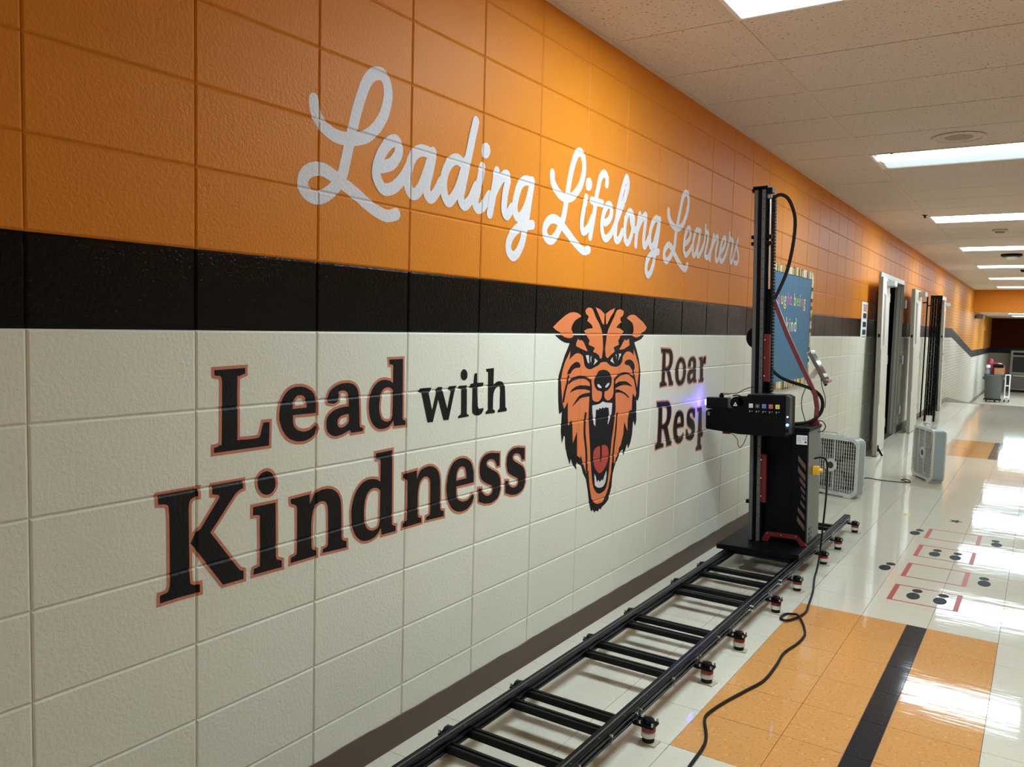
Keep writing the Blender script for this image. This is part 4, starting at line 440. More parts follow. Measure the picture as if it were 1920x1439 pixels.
EMBLEM={"silhouette":[2192,1417,2200,1413,2213,1407,2226,1401,2239,1396,2250,1392,2261,1389,2271,1386,2282,1384,2294,1382,2307,1381,2318,1381,2326,1380,2308,1355,2286,1327,2264,1290,2235,1235,2235,1203,2239,1132,2246,1084,2252,1065,2275,1073,2273,1033,2271,985,2282,929,2301,963,2309,958,2317,908,2334,870,2362,823,2370,849,2386,825,2427,790,2427,827,2475,801,2493,766,2527,730,2547,676,2565,614,2587,568,2598,564,2606,570,2627,551,2640,560,2664,549,2674,563,2691,555,2705,566,2745,578,2773,592,2783,612,2804,654,2811,716,2832,756,2865,790,2894,822,2918,830,2927,796,2942,811,2961,839,2970,852,2985,826,3011,856,3027,898,3034,968,3060,938,3074,965,3069,1022,3064,1078,3081,1071,3099,1096,3100,1120,3101,1190,3104,1224,3078,1290,3078,1291,3040,1347,3011,1381,3026,1384,3047,1388,3070,1392,3089,1397,3103,1403,3116,1410,3126,1416,3134,1420],"face":[2337,1348,2332,1323,2328,1306,2334,1309,2342,1314,2350,1318,2359,1322,2366,1325,2373,1328,2381,1331,2388,1333,2395,1334,2403,1334,2410,1334,2418,1333,2426,1332,2435,1330,2443,1327,2449,1323,2454,1318,2458,1313,2461,1307,2464,1301,2466,1295,2468,1289,2470,1283,2473,1278,2477,1274,2482,1269,2488,1266,2495,1263,2503,1260,2513,1258,2523,1257,2532,1256,2541,1257,2550,1259,2560,1261,2570,1263,2582,1266,2596,1269,2609,1272,2618,1274,2634,1284,2667,1288,2701,1286,2725,1274,2732,1272,2740,1269,2751,1266,2761,1264,2773,1262,2785,1261,2797,1260,2809,1260,2820,1261,2831,1262,2842,1265,2851,1268,2858,1271,2864,1276,2869,1281,2874,1286,2877,1293,2879,1301,2880,1308,2881,1313,2886,1316,2895,1322,2904,1327,2913,1331,2922,1333,2932,1335,2941,1335,2951,1335,2961,1333,2971,1331,2981,1328,2990,1325,2997,1321,3003,1317,3007,1313,3011,1310,3004,1349,3044,1304,3074,1262,3084,1225,3074,1186,3066,1136,3050,1092,3015,1113,3011,1083,3010,1027,2984,1027,2965,985,2967,921,2925,972,2918,907,2891,854,2873,843,2869,819,2852,800,2827,770,2669,815,2525,761,2496,803,2478,831,2466,857,2459,841,2430,859,2422,971,2385,920,2374,1015,2363,1030,2340,1003,2331,1038,2326,1115,2294,1086,2275,1118,2264,1178,2257,1220,2271,1265,2292,1300],"ear":[2174,1451,2225,1479,2279,1504,2288,1507,2300,1511,2313,1515,2326,1518,2339,1519,2352,1520,2364,1520,2375,1519,2386,1518,2395,1516,2404,1514,2411,1512,2417,1509,2421,1507,2424,1504,2427,1502,2417,1500,2404,1496,2390,1491,2378,1487,2369,1482,2361,1478,2355,1472,2349,1467,2345,1462,2341,1456,2339,1451,2338,1446,2340,1440,2344,1435,2349,1430,2352,1427,2360,1417,2358,1415,2354,1411,2350,1408,2344,1405,2335,1404,2325,1403,2315,1404,2305,1404,2296,1405,2288,1406,2279,1408,2271,1410,2262,1413,2252,1416,2243,1419,2237,1421,2244,1426,2199,1439],"ear2":[2908,1505,2915,1508,2924,1513,2936,1518,2947,1521,2959,1523,2972,1524,2985,1524,2998,1524,3013,1521,3028,1516,3042,1511,3052,1508,3114,1487,3161,1460,3139,1442,3092,1431,3080,1414,3072,1413,3060,1410,3046,1408,3035,1407,3025,1407,3017,1408,3009,1410,3002,1411,2995,1413,2990,1416,2985,1418,2982,1419,2985,1423,2989,1429,2993,1435,2996,1441,2996,1447,2995,1454,2993,1460,2990,1466,2987,1471,2984,1476,2978,1480,2970,1485,2956,1490,2937,1496,2920,1502],"forehead":[2463,1528,2465,1530,2468,1534,2471,1537,2476,1540,2481,1542,2487,1544,2494,1545,2501,1546,2508,1546,2515,1545,2522,1544,2528,1542,2533,1540,2537,1537,2540,1534,2545,1530,2551,1524,2558,1516,2564,1508,2568,1503,2609,1471,2633,1444,2646,1418,2657,1352,2646,1308,2632,1303,2614,1322,2610,1324,2602,1326,2594,1330,2586,1332,2578,1334,2568,1336,2559,1337,2553,1338,2571,1358,2506,1373,2515,1393,2484,1415,2457,1437,2492,1447,2545,1450,2528,1468,2485,1484,2499,1504,2472,1516],"forehead2":[2871,1534,2871,1535,2870,1537,2869,1540,2865,1542,2857,1543,2848,1545,2837,1547,2828,1547,2818,1547,2809,1545,2800,1543,2792,1540,2785,1534,2779,1527,2774,1520,2771,1515,2733,1476,2706,1447,2691,1418,2679,1351,2688,1315,2709,1304,2734,1317,2785,1337,2771,1358,2830,1371,2819,1392,2851,1416,2879,1438,2836,1451,2793,1456,2816,1472,2851,1483,2834,1501,2866,1520],"crown":[2565,1549,2615,1540,2661,1520,2659,1469,2642,1472,2606,1509],"crown2":[2771,1552,2722,1540,2672,1521,2679,1472,2690,1470,2725,1507,2758,1531],"brow":[2401,1400,2424,1391,2434,1398,2461,1381,2500,1341,2437,1354,2386,1367,2385,1379],"brow2":[2945,1400,2908,1391,2895,1398,2866,1373,2835,1344,2887,1348,2954,1367],"jaw":[2504,1054,2509,988,2528,910,2534,858,2547,830,2550,753,2565,686,2588,628,2623,601,2629,599,2637,595,2647,592,2658,590,2670,590,2685,590,2699,591,2709,592,2736,614,2768,654,2792,732,2797,812,2804,879,2808,907,2821,959,2826,1018],"mouth":[2544,1211,2555,1167,2557,1132,2558,1127,2560,1121,2562,1114,2567,1108,2576,1104,2587,1101,2598,1098,2609,1097,2619,1097,2629,1098,2637,1101,2645,1104,2650,1108,2655,1113,2658,1118,2660,1123,2661,1129,2660,1135,2659,1140,2658,1144,2687,1143,2687,1138,2687,1130,2687,1123,2689,1116,2693,1111,2698,1107,2704,1104,2710,1101,2716,1098,2722,1097,2729,1096,2736,1096,2746,1098,2756,1101,2766,1105,2774,1109,2779,1114,2782,1120,2785,1125,2787,1129,2787,1203,2802,1197,2808,1123,2818,1042,2809,998,2798,948,2783,883,2774,803,2763,722,2761,713,2758,698,2754,683,2749,671,2743,662,2735,654,2727,648,2716,644,2703,641,2688,639,2673,639,2660,641,2648,645,2637,650,2627,657,2619,665,2611,672,2605,681,2599,690,2594,700,2589,712,2585,726,2582,739,2580,748,2563,828,2536,985,2529,1036,2531,1127,2539,1163,2526,1204],"nose":[2594,1221,2599,1227,2603,1233,2608,1239,2615,1244,2625,1247,2638,1249,2652,1249,2665,1250,2677,1249,2688,1248,2700,1246,2711,1243,2721,1239,2731,1234,2740,1229,2747,1223,2752,1218,2756,1212,2759,1205,2761,1199,2761,1193,2761,1186,2760,1179,2757,1173,2752,1167,2745,1161,2738,1155,2729,1151,2719,1147,2708,1145,2697,1144,2690,1142,2656,1144,2647,1146,2635,1148,2622,1151,2610,1154,2601,1159,2593,1164,2587,1170,2581,1176,2577,1183,2575,1189,2573,1196,2574,1202,2577,1207,2582,1212,2589,1217],"blob":[2429,1284,2426,1286,2422,1289,2416,1291,2411,1293,2404,1294,2397,1295,2389,1294,2381,1293,2371,1290,2361,1286,2351,1282,2342,1277,2335,1272,2329,1266,2323,1261,2319,1256,2316,1252,2313,1248,2312,1244,2310,1242,2340,1241,2344,1245,2349,1250,2356,1255,2363,1259,2370,1262,2377,1264,2385,1266,2392,1267,2400,1267,2409,1267,2416,1267,2422,1267,2427,1269,2429,1270,2431,1272,2432,1274,2432,1277,2431,1280,2430,1282],"blob2":[2899,1275,2902,1277,2906,1281,2911,1285,2917,1288,2925,1290,2934,1292,2944,1293,2954,1294,2964,1293,2974,1291,2984,1289,2993,1286,3002,1282,3009,1277,3016,1271,3021,1266,3024,1261,3025,1255,3026,1250,3026,1246,3017,1238,2991,1239,2985,1244,2976,1250,2966,1257,2957,1262,2949,1264,2941,1265,2933,1265,2925,1266,2918,1268,2910,1270,2904,1273],"w1":[2322,1203,2328,1207,2335,1212,2345,1217,2356,1221,2368,1224,2383,1227,2399,1229,2415,1230,2431,1230,2447,1229,2463,1228,2477,1226,2489,1224,2500,1221,2510,1217,2519,1214,2528,1211,2536,1208,2542,1205,2547,1203,2543,1178,2539,1183,2532,1189,2524,1196,2515,1202,2505,1206,2493,1210,2481,1212,2467,1214,2452,1215,2437,1215,2421,1215,2406,1214,2392,1213,2379,1211,2367,1209,2356,1207,2347,1203,2338,1200,2331,1196,2326,1194],"w2":[2338,1152,2342,1156,2347,1161,2355,1167,2364,1172,2375,1176,2388,1180,2402,1182,2418,1184,2435,1185,2454,1184,2473,1183,2490,1182,2507,1180,2524,1177,2539,1175,2549,1173,2551,1150,2540,1153,2526,1156,2509,1160,2491,1163,2474,1165,2455,1166,2436,1167,2419,1167,2405,1167,2392,1166,2380,1164,2369,1162,2359,1160,2350,1157,2343,1154],"w3":[2362,1090,2421,1133,2430,1135,2442,1138,2456,1142,2472,1144,2490,1145,2512,1146,2532,1145,2546,1145,2552,1127,2542,1127,2526,1128,2509,1128,2494,1128,2480,1128,2467,1127,2455,1126,2447,1126,2393,1102],"w4":[3027,1196,3019,1200,3007,1206,2994,1212,2980,1217,2966,1221,2952,1225,2937,1227,2922,1229,2906,1230,2890,1230,2875,1229,2860,1227,2847,1224,2834,1221,2822,1217,2813,1213,2805,1210,2800,1207,2796,1205,2793,1203,2794,1187,2802,1191,2814,1198,2829,1204,2843,1209,2859,1212,2877,1215,2894,1216,2910,1217,2924,1218,2936,1217,2948,1216,2961,1213,2977,1207,2995,1200,3010,1193,3021,1188],"w5":[3005,1151,2996,1156,2982,1162,2966,1169,2952,1175,2939,1178,2927,1181,2914,1183,2901,1184,2886,1184,2870,1184,2854,1184,2839,1182,2826,1180,2814,1177,2803,1173,2795,1171,2797,1150,2806,1152,2818,1155,2832,1158,2847,1161,2862,1163,2879,1165,2896,1166,2915,1165,2938,1163,2964,1159,2988,1154],"w6":[2978,1092,2970,1097,2958,1104,2944,1112,2931,1118,2919,1123,2906,1127,2893,1131,2880,1135,2867,1138,2854,1141,2842,1144,2830,1145,2820,1146,2809,1146,2801,1145,2794,1145,2796,1126,2804,1127,2816,1129,2830,1130,2844,1130,2859,1129,2875,1126,2891,1123,2906,1120,2921,1114,2936,1108,2949,1102,2958,1097],"s1":[2333,1234,2331,1228,2328,1218,2324,1207,2320,1196,2316,1187,2312,1178,2307,1170,2304,1161,2300,1149,2296,1135,2292,1122,2290,1113,2275,1117,2277,1126,2280,1139,2284,1154,2288,1167,2293,1177,2298,1186,2302,1194,2306,1202,2309,1212,2313,1222,2315,1232,2318,1239],"s2":[3011,1245,3015,1236,3021,1224,3028,1210,3035,1197,3040,1186,3046,1176,3052,1165,3058,1154,3064,1141,3070,1127,3076,1114,3079,1105,3065,1099,3061,1108,3056,1120,3050,1134,3044,1147,3038,1158,3032,1168,3026,1179,3020,1190,3014,1203,3007,1217,3001,1229,2997,1238],"s3":[2510,1052,2508,1045,2506,1036,2504,1025,2503,1014,2502,1000,2502,985,2503,969,2505,953,2509,936,2514,918,2521,897,2526,875,2530,847,2534,815,2537,787,2539,767,2521,765,2519,785,2516,814,2512,845,2508,871,2503,893,2497,912,2491,931,2487,950,2485,968,2484,985,2484,1001,2485,1015,2486,1028,2488,1040,2491,1049,2492,1056],"s4":[2849,1027,2848,1020,2847,1009,2845,997,2843,984,2841,969,2839,953,2836,935,2833,917,2830,898,2826,879,2822,859,2819,838,2818,813,2818,783,2818,756,2818,738,2800,738,2800,756,2800,783,2800,813,2801,840,2804,862,2808,883,2812,902,2816,920,2819,938,2821,955,2823,972,2825,986,2827,1000,2829,1012,2830,1022,2831,1029],"tooth":[2561,1082,2575,1083,2594,1083,2615,1084,2632,1085,2645,1087,2656,1090,2664,1093,2671,1095,2705,1087,2776,1080,2771,1030,2737,975,2731,983,2745,1025,2736,1059,2716,1061,2701,1065,2685,1059,2673,1067,2656,1059,2639,1066,2626,1055,2612,1062,2601,1056,2601,1015,2601,979,2584,991,2566,1046],"tooth2":[2607,747,2625,729,2638,701,2654,710,2669,697,2689,707,2701,699,2721,728,2738,745,2740,715,2730,687,2726,684,2719,678,2712,673,2703,670,2693,668,2681,668,2669,669,2657,670,2646,674,2634,679,2624,685,2617,688,2612,718],"tongue":[2589,840,2590,848,2591,855,2594,860,2599,865,2605,869,2614,872,2623,875,2631,877,2638,877,2645,877,2652,877,2656,876,2662,815,2671,791,2681,813,2676,877,2682,877,2691,878,2701,878,2710,877,2718,874,2726,871,2734,866,2740,862,2745,856,2749,850,2752,844,2754,836,2754,827,2754,817,2752,807,2748,797,2743,787,2736,777,2728,768,2719,761,2708,754,2695,747,2681,743,2669,741,2658,743,2647,747,2637,753,2628,760,2620,766,2613,774,2607,782,2601,792,2597,803,2593,816,2590,829],"n1":[2608,1183,2625,1181,2654,1165,2649,1161,2626,1164,2609,1172],"n2":[2735,1183,2715,1182,2691,1167,2697,1160,2717,1164,2736,1175],"e1":[2480,1324,2512,1323,2513,1302,2517,1283,2498,1292],"e2":[2544,1321,2528,1314,2527,1299,2536,1286,2536,1314],"e3":[2569,1308,2603,1294,2561,1275,2573,1293],"e4":[2858,1325,2828,1326,2835,1316,2825,1290,2847,1308],"e5":[2792,1322,2802,1312,2809,1296,2803,1322],"e6":[2763,1310,2736,1292,2784,1276,2765,1294]}
# ================================================================== MURAL (wall coordinates in millimetres: along the wall, height)
def pairs(a): return [(a[i]/1000,a[i+1]/1000) for i in range(0,len(a),2)]
def area2(p): return sum(p[i][0]*p[(i+1)%len(p)][1]-p[(i+1)%len(p)][0]*p[i][1] for i in range(len(p)))
def dedupe(p):
    o=[]
    for q in p:
        if not o or abs(q[0]-o[-1][0])+abs(q[1]-o[-1][1])>4e-4: o.append(q)
    if len(o)>1 and abs(o[0][0]-o[-1][0])+abs(o[0][1]-o[-1][1])<4e-4: o.pop()
    return o
def dist_joint(v,mod):
    d=v-round(v/mod)*mod; return abs(d)
def on_wall(verts, faces, off, name, m, parent):
    """paint film: triangles in the wall plane, cut at the joints and pressed into them"""
    bm=bmesh.new(); vv=[bm.verts.new((off+(q[2] if len(q)>2 else 0),q[0],q[1])) for q in verts]
    for f in faces:
        try: bm.faces.new([vv[i] for i in f])
        except ValueError: pass
    ysv=[q[0] for q in verts]; zsv=[q[1] for q in verts]
    for mod,ax,lo,hi in ((BY,1,min(ysv),max(ysv)),(BZ,2,min(zsv),max(zsv))):
        for j in range(int(lo/mod)-1,int(hi/mod)+2):
            for d in (-JE,-JB,JB,JE):
                c=j*mod+d
                if lo<c<hi:
                    co=[0,0,0];no=[0,0,0];co[ax]=c;no[ax]=1
                    bmesh.ops.bisect_plane(bm,geom=bm.verts[:]+bm.edges[:]+bm.faces[:],dist=1e-6,plane_co=co,plane_no=no)
    for v in bm.verts:
        d=min(dist_joint(v.co.y,BY),dist_joint(v.co.z,BZ)); v.co.x -= JD*min(1,max(0,(JE-d)/(JE-JB)))
    bmesh.ops.recalc_face_normals(bm,faces=bm.faces)
    bm.normal_update()
    for f in bm.faces:
        if f.normal.x<0: f.normal_flip()
    me=bpy.data.meshes.new(name); bm.to_mesh(me); bm.free(); me.materials.append(m)
    return link(name,me,parent)
def fill(contours):
    cs=[dedupe(c) for c in contours]; cs=[c if (area2(c)>0)==(i==0) else c[::-1] for i,c in enumerate(cs)]
    flat=[q for c in cs for q in c]
    tris=tessellate_polygon([[Vector((q[0],q[1],0)) for q in c] for c in cs])
    return flat,[tuple(t) for t in tris],cs
def outline(cs,w):
    V=[];F=[]; n=0
    for c in cs:
        N=len(c); out=[]
        for i in range(N):
            p0=Vector(c[i-1]);p1=Vector(c[i]);p2=Vector(c[(i+1)%N])
            d1=(p1-p0).normalized();d2=(p2-p1).normalized()
            n1=Vector((d1.y,-d1.x));n2=Vector((d2.y,-d2.x)); b=n1+n2
            if b.length<.2: b=n1.copy()
            b.normalize(); k=1/max(.55,b.dot(n1)); out.append(p1+b*(w*k))
        for i in range(N):
            j=(i+1)%N; jit=(n%9)*.00002; n+=1
            ins=.0015
            V+=[(c[i][0],c[i][1],jit),(out[i].x,out[i].y,jit),(out[j].x,out[j].y,jit),(c[j][0],c[j][1],jit)]
            b4=len(V)-4; F+=[(b4,b4+1,b4+2,b4+3)]
    return V,F
def ribbon(pts,w,j0=0):
    pts=dedupe(pts); N=len(pts); V=[];F=[]
    Ls=[];Rs=[]
    for i,p in enumerate(pts):
        a=pts[max(0,i-1)];b=pts[min(N-1,i+1)]; d=Vector((b[0]-a[0],b[1]-a[1])).normalized(); n=Vector((-d.y,d.x))*w
        off=j0+.0004*i/N
        V+=[(p[0]+n.x,p[1]+n.y,off),(p[0]-n.x,p[1]-n.y,off)]
    for i in range(N-1): F.append((2*i,2*i+1,2*i+3,2*i+2))
    for e,(a,b) in ((0,(1,0)),(N-1,(N-2,N-1))):     # round ends
        p=pts[e]; q=pts[a if e==0 else a]; d=Vector((p[0]-q[0],p[1]-q[1])).normalized(); base=len(V); off=j0+(.0004*(e/N))
        V.append((p[0],p[1],off)); ang=math.atan2(d.y,d.x)
        for k in range(9):
            t=ang-PI/2+PI*k/8; V.append((p[0]+w*math.cos(t),p[1]+w*math.sin(t),off))
        for k in range(8): F.append((base,base+1+k,base+2+k))
    return V,F
BORD=.0085
words={'Lead':('black slab-serif word Lead with salmon outline on white wall above Kindness',True),
 'with':('small plain black word with painted beside the word Lead',False),
 'Kindness':('large black slab-serif word Kindness with salmon outline low on white wall',True),
 'Roar':('black word Roar with thin salmon outline right of the tiger head',True),
 'Resp':('unfinished black word Resp being printed next to the machine nozzle',True)}
for w,letters in LETTERS:
    lab,bord=words[w]
    t=thing('mural_word',lab,'lettering')
    for li,(ch,shapes) in enumerate(letters):
        VV=[];FF=[];BV=[];BF=[]
        for sh in shapes:
            fl,tr,cs=fill([pairs(c) for c in sh]); b=len(VV); VV+=fl; FF+=[tuple(i+b for i in t_) for t_ in tr]
            if bord: v,f=outline(cs,BORD); b=len(BV); BV+=v; BF+=[tuple(i+b for i in q) for q in f]
        lo=on_wall(VV,FF,.0011+.00003*(li%3),'letter',M_INKBLK,t)
        if bord: on_wall(BV,BF,.0006+.0002*(li%2),'letter_outline',M_INKSAL,lo)
    a=pairs(letters[0][1][0][0]); reloc(t,(0,min(q[0] for q in a),min(q[1] for q in a)))
swords={'Leading':'white brush-script word Leading, first and largest on the orange wall','Lifelong':'white brush-script word Lifelong, middle of the three on the orange wall','Learners':'white brush-script word Learners, nearest the printing machine on the orange wall'}
for w,letters in SCRIPT:
    t=thing('mural_word',swords[w],'lettering')
    for li,(ch,strokes) in enumerate(letters):
        VV=[];FF=[]
        for si,(kind,hw,a) in enumerate(strokes):
            if kind=='r': v,f=ribbon(pairs(a),hw/1e4,si*.00045)
            else: fl,tr,_=fill([pairs(a)]); v=[(q[0],q[1],0) for q in fl]; f=tr
            b=len(VV); VV+=v; FF+=[tuple(i+b for i in q) for q in f]
        on_wall(VV,FF,.0006+.0009*(li%2),'letter',M_INKWHT,t)
    a=pairs(letters[0][1][0][2]); reloc(t,(0,min(q[0] for q in a),min(q[1] for q in a)))
t=thing('mural_emblem','roaring orange and black tiger head painted on the wall between Kindness and Roar','emblem')
LAY=[('silhouette',.0006,M_INKBLK,'mane'),('face',.0010,M_INKORG,'face'),('jaw',.0014,M_INKORG,'jaw'),('ear',.0011,M_INKORG,'ear'),('ear2',.0011,M_INKORG,'ear'),('forehead',.0012,M_INKORG,'forehead'),('forehead2',.0012,M_INKORG,'forehead'),
 ('crown',.0011,M_INKORG,'crown_stripe'),('crown2',.0011,M_INKORG,'crown_stripe'),('brow',.0013,M_INKORG,'brow'),('brow2',.0013,M_INKORG,'brow'),('mouth',.0018,M_INKBLK,'mouth'),('nose',.0021,M_INKBLK,'nose')]
LAY+=[(k,.0016,M_INKBLK,'cheek_spot') for k in('blob','blob2')]+[('w%d'%i,.0022+.00002*i,M_INKBLK,'whisker_stripe') for i in range(1,7)]+[('s%d'%i,.0017,M_INKBLK,'fur_line') for i in range(1,5)]
LAY+=[('tooth',.0024,M_INKWHT,'upper_teeth'),('tooth2',.0024,M_INKWHT,'lower_teeth'),('tongue',.0024,M_INKRED,'tongue')]+[('n%d'%i,.0026,M_INKWHT,'nostril') for i in(1,2)]+[('e%d'%i,.0024,M_INKWHT,'eye_white') for i in range(1,7)]
for key,off,m,nm in LAY:
    fl,tr,_=fill([pairs(EMBLEM[key])]); on_wall(fl,tr,off,nm,m,t)
reloc(t,(0,2.56,.79))
# ================================================================== TRACK
TR=thing('rail_track','long black aluminium floor track with crossbars and levelling feet along the wall','track',(0,0,0))
RZ0,RZ1=.075,.120; XL,XR=.240,.642; TY0,TY1=.2,5.45
def rail_prof(cx):
    w=.02; g=.006; z0,z1=RZ0,RZ1; zm=(z0+z1)/2
    return [(cx-w,z0),(cx+w,z0),(cx+w,zm-.016),(cx+w-g,zm-.013),(cx+w-g,zm-.007),(cx+w,zm-.004),(cx+w,zm+.004),(cx+w-g,zm+.007),(cx+w-g,zm+.013),(cx+w,zm+.016),(cx+w,z1-.002),(cx+w-.002,z1),
            (cx+.006,z1),(cx+.004,z1-.005),(cx-.004,z1-.005),(cx-.006,z1),(cx-w+.002,z1),(cx-w,z1-.002),(cx-w,zm+.006),(cx-w+g,zm+.003),(cx-w+g,zm-.003),(cx-w,zm-.006)]
for cx in (XL,XR):
    rl=MB().prism(rail_prof(cx),TY0,TY1,1).obj('rail',M_BLKGLOSS,TR)
    MB().box((cx-.0035,TY0,RZ1-.004),(cx+.0035,TY1,RZ1+.0015)).obj('highlight_strip',M_GREYRAIL,rl)  # thin grey strip standing in for the highlight along the rail top
    b=MB()
    for i in range(28): b.cyl((cx+.012,TY0+.1+i*.19,RZ1-.001),(cx+.012,TY0+.1+i*.19,RZ1+.001),.0035,n=8)
    tag(b.obj('screw_heads',M_GREYRAIL,rl),kind='stuff')
    MB().box((cx-.02,TY1,RZ0),(cx+.02,TY1+.004,RZ1)).obj('end_cap',M_RUBBER,rl)
bars=[1.155,1.275,1.535,1.640,2.095,2.215,2.508,2.614,3.095,3.20,3.468,3.61,4.05,4.16,4.55,4.66,5.02,5.12,.62,.74]
for y in bars:
    p=[(y-.02,RZ0+.004),(y+.02,RZ0+.004),(y+.02,.098),(y+.016,.102),(y+.005,.102),(y+.003,.097),(y-.003,.097),(y-.005,.102),(y-.016,.102),(y-.02,.098)]
    MB().prism(p,XL+.018,XR-.018,0).obj('crossbar',M_BLKGLOSS,TR)
def make_castor():
    """levelling castor, local origin on the floor under the foot; rail lies toward -x"""
    r=bpy.data.objects.new('castor',None); COL.objects.link(r); r.parent=TR
    MB().lathe([(.015,.005),(.0215,.0055),(.022,.012),(.021,.022)],n=18).obj('foot_pad',M_RUBBER,r,True)
    MB().lathe([(.021,.022),(.026,.0235),(.0265,.040),(.023,.043)],n=18).obj('body',M_CASTW,r,True)
    MB().lathe([(.020,.043),(.0255,.044),(.0262,.050),(.0255,.059),(.020,.060)],n=18).obj('adjusting_ring',M_CASTR,r,True)
    MB().box((-.012,.016,.012),(.012,.030,.052)).cyl((-.008,.032,.018),(.008,.032,.018),.017,n=16).obj('wheel',M_CASTW,r,True)
    br=MB().cbox((-.050,-.028,.061),(.028,.028,.071),.003).cbox((-.052,-.026,.066),(-.044,.026,.112),.002).obj('bracket',M_BLK,r)
    MB().lathe([(.0,.071),(.021,.071),(.023,.076),(.018,.086),(.005,.090)],n=18).obj('dome',M_BLKGLOSS,r,True)
    s=MB()
    for x,y in((.023,-.023),(.023,.023),(-.024,-.022),(-.024,.022)): s.cyl((x,y,.071),(x,y,.081),.0042,n=8)
    for y in(-.017,.017): s.cyl((-.045,y,.100),(-.036,y,.100),.0045,n=8); s.cyl((-.045,y,.080),(-.036,y,.080),.0045,n=8)
    tag(s.obj('bolts',M_SILVER,r,True),kind='stuff')
    return r
c0=make_castor()
CR=[1.27,1.727,2.318,2.738,3.342,3.773,4.42,4.846,5.42]; CLY=[1.26,1.70,2.29,2.71,3.30,3.70,4.40]
cast=[(XR+.062,y,0) for y in CR]+[(XL-.062,y,PI) for y in CLY]
pad0=None; ORD=['first','second','third','fourth','fifth','sixth','seventh','eighth','ninth']
for i,(x,y,rz) in enumerate(cast):
    o=c0 if i==0 else copy_tree(c0,TR)
    o.location=(x,y,0); o.rotation_euler=(0,0,rz)
    if rz==0:
        me=pad0 or MB().box((-.030,-.026,0),(.032,.026,.005)).mesh('castor_pad',M_CARD); pad0=me
        q=link('castor_pad',me,None,(x+.004,y,0)); q.rotation_euler=(0,0,random.uniform(-.2,.2)); tag(q,'tan cardboard pad under the %s outer track foot, counting from the camera'%ORD[i],'pad','cardboard pads under the track feet')
# hex nuts along the outside of the near rail
nb=MB()
for y in (1.50,2.04,2.56,3.05,3.56,4.08):
    for dz in(.085,.108): nb.cyl((XR+.02,y,dz),(XR+.031,y,dz),.006,n=6)
tag(nb.obj('side_bolts',M_SILVER,TR,True),kind='stuff')

reloc(TR,(.44,2.8,0))
# ================================================================== WALL PRINTER (leans very slightly toward the wall)
PR=thing('wall_printer','tall black and red wall printing machine on the floor track','printer',(.43,4.094,.165),(0,math.radians(-1.7),0))
bp=MB().cbox((-.245,-.195,-.030),(.245,.42,0),.004).obj('base_plate',M_BLK,PR)
wh=MB()
for x in (-.19,.212):
    for y in(-.12,.32): wh.cyl((x-.009,y,-.034),(x+.009,y,-.034),.012,n=16)
wh.obj('track_wheels',M_GREYRAIL,bp,True)
# column
H=2.155; x0,x1=-.110,-.032
col=MB().prism([(x0,.004),(x0+.030,.004),(x0+.030,.012),(x0+.046,.012),(x0+.046,.004),(x1,.004),(x1,.085),(x0,.085)],0,H,2).obj('column',M_BLK,PR)
MB().box((x0+.004,-.006,.004),(x0+.024,.004,H-.01)).obj('guide_strip',M_GREYRAIL,col)
MB().box((x0+.050,-.008,.004),(x1-.008,.004,H-.01)).obj('guide_strip',M_GREYRAIL,col)
hs=MB()
for i in range(36): hs.cyl((x0+.060,-.0085,.05+i*.06),(x0+.060,-.0075,.05+i*.06),.0035,n=8)
tag(hs.obj('guide_screws',M_BLK,col),kind='stuff')
MB().box((x0-.006,-.008,H),(x1+.004,.09,H+.012)).box((x0-.014,.0,H-.02),(x0,.06,H)).box((x1,.0,H-.03),(x1+.03,.06,H)).obj('column_cap',M_BLK,PR)
MB().box((x0-.014,-.002,1.815),(x1+.03,.03,1.835)).box((x0-.014,-.002,1.855),(x1+.03,.03,1.875)).obj('rod_clamp',M_BLK,PR)
MB().cyl((-.020,.03,1.55),(-.020,.03,2.09),.009,n=14).obj('drive_rod',M_SILVER,PR,True)
MB().box((-.032,.055,.70),(-.008,.075,2.10)).obj('rod_channel',M_BLK,PR)
ch=MB()
for i in range(70): ch.cbox((-.012,.04,.72+i*.02),(.006,.075,.7355+i*.02),.002)
tag(ch.obj('cable_chain',M_RUBBER,PR),kind='stuff')
for (za,zb,dx) in ((.988,1.276,0),(.25,.543,-.008)):
    rp=MB().box((-.034+dx,-.004,za),(-.012+dx,.02,zb)).box((-.016+dx,-.022,za),(.006+dx,.0,zb)).obj('red_plate',M_RED,PR)
    s=MB()
    for q in (.12,.5,.88): s.cyl((-.027+dx,-.004,za+(zb-za)*q),(-.027+dx,-.009,za+(zb-za)*q),.005,n=8)
    tag(s.obj('bolts',M_SILVER,rp,True),kind='stuff')
MB().cyl((-.098,.075,1.254),(-.098,.12,1.254),.070,n=28).obj('drive_pulley',M_BLK,PR,True)
MB().cbox((-.135,.02,.225),(-.108,.05,.247),.002).obj('limit_switch',M_BLK,PR)
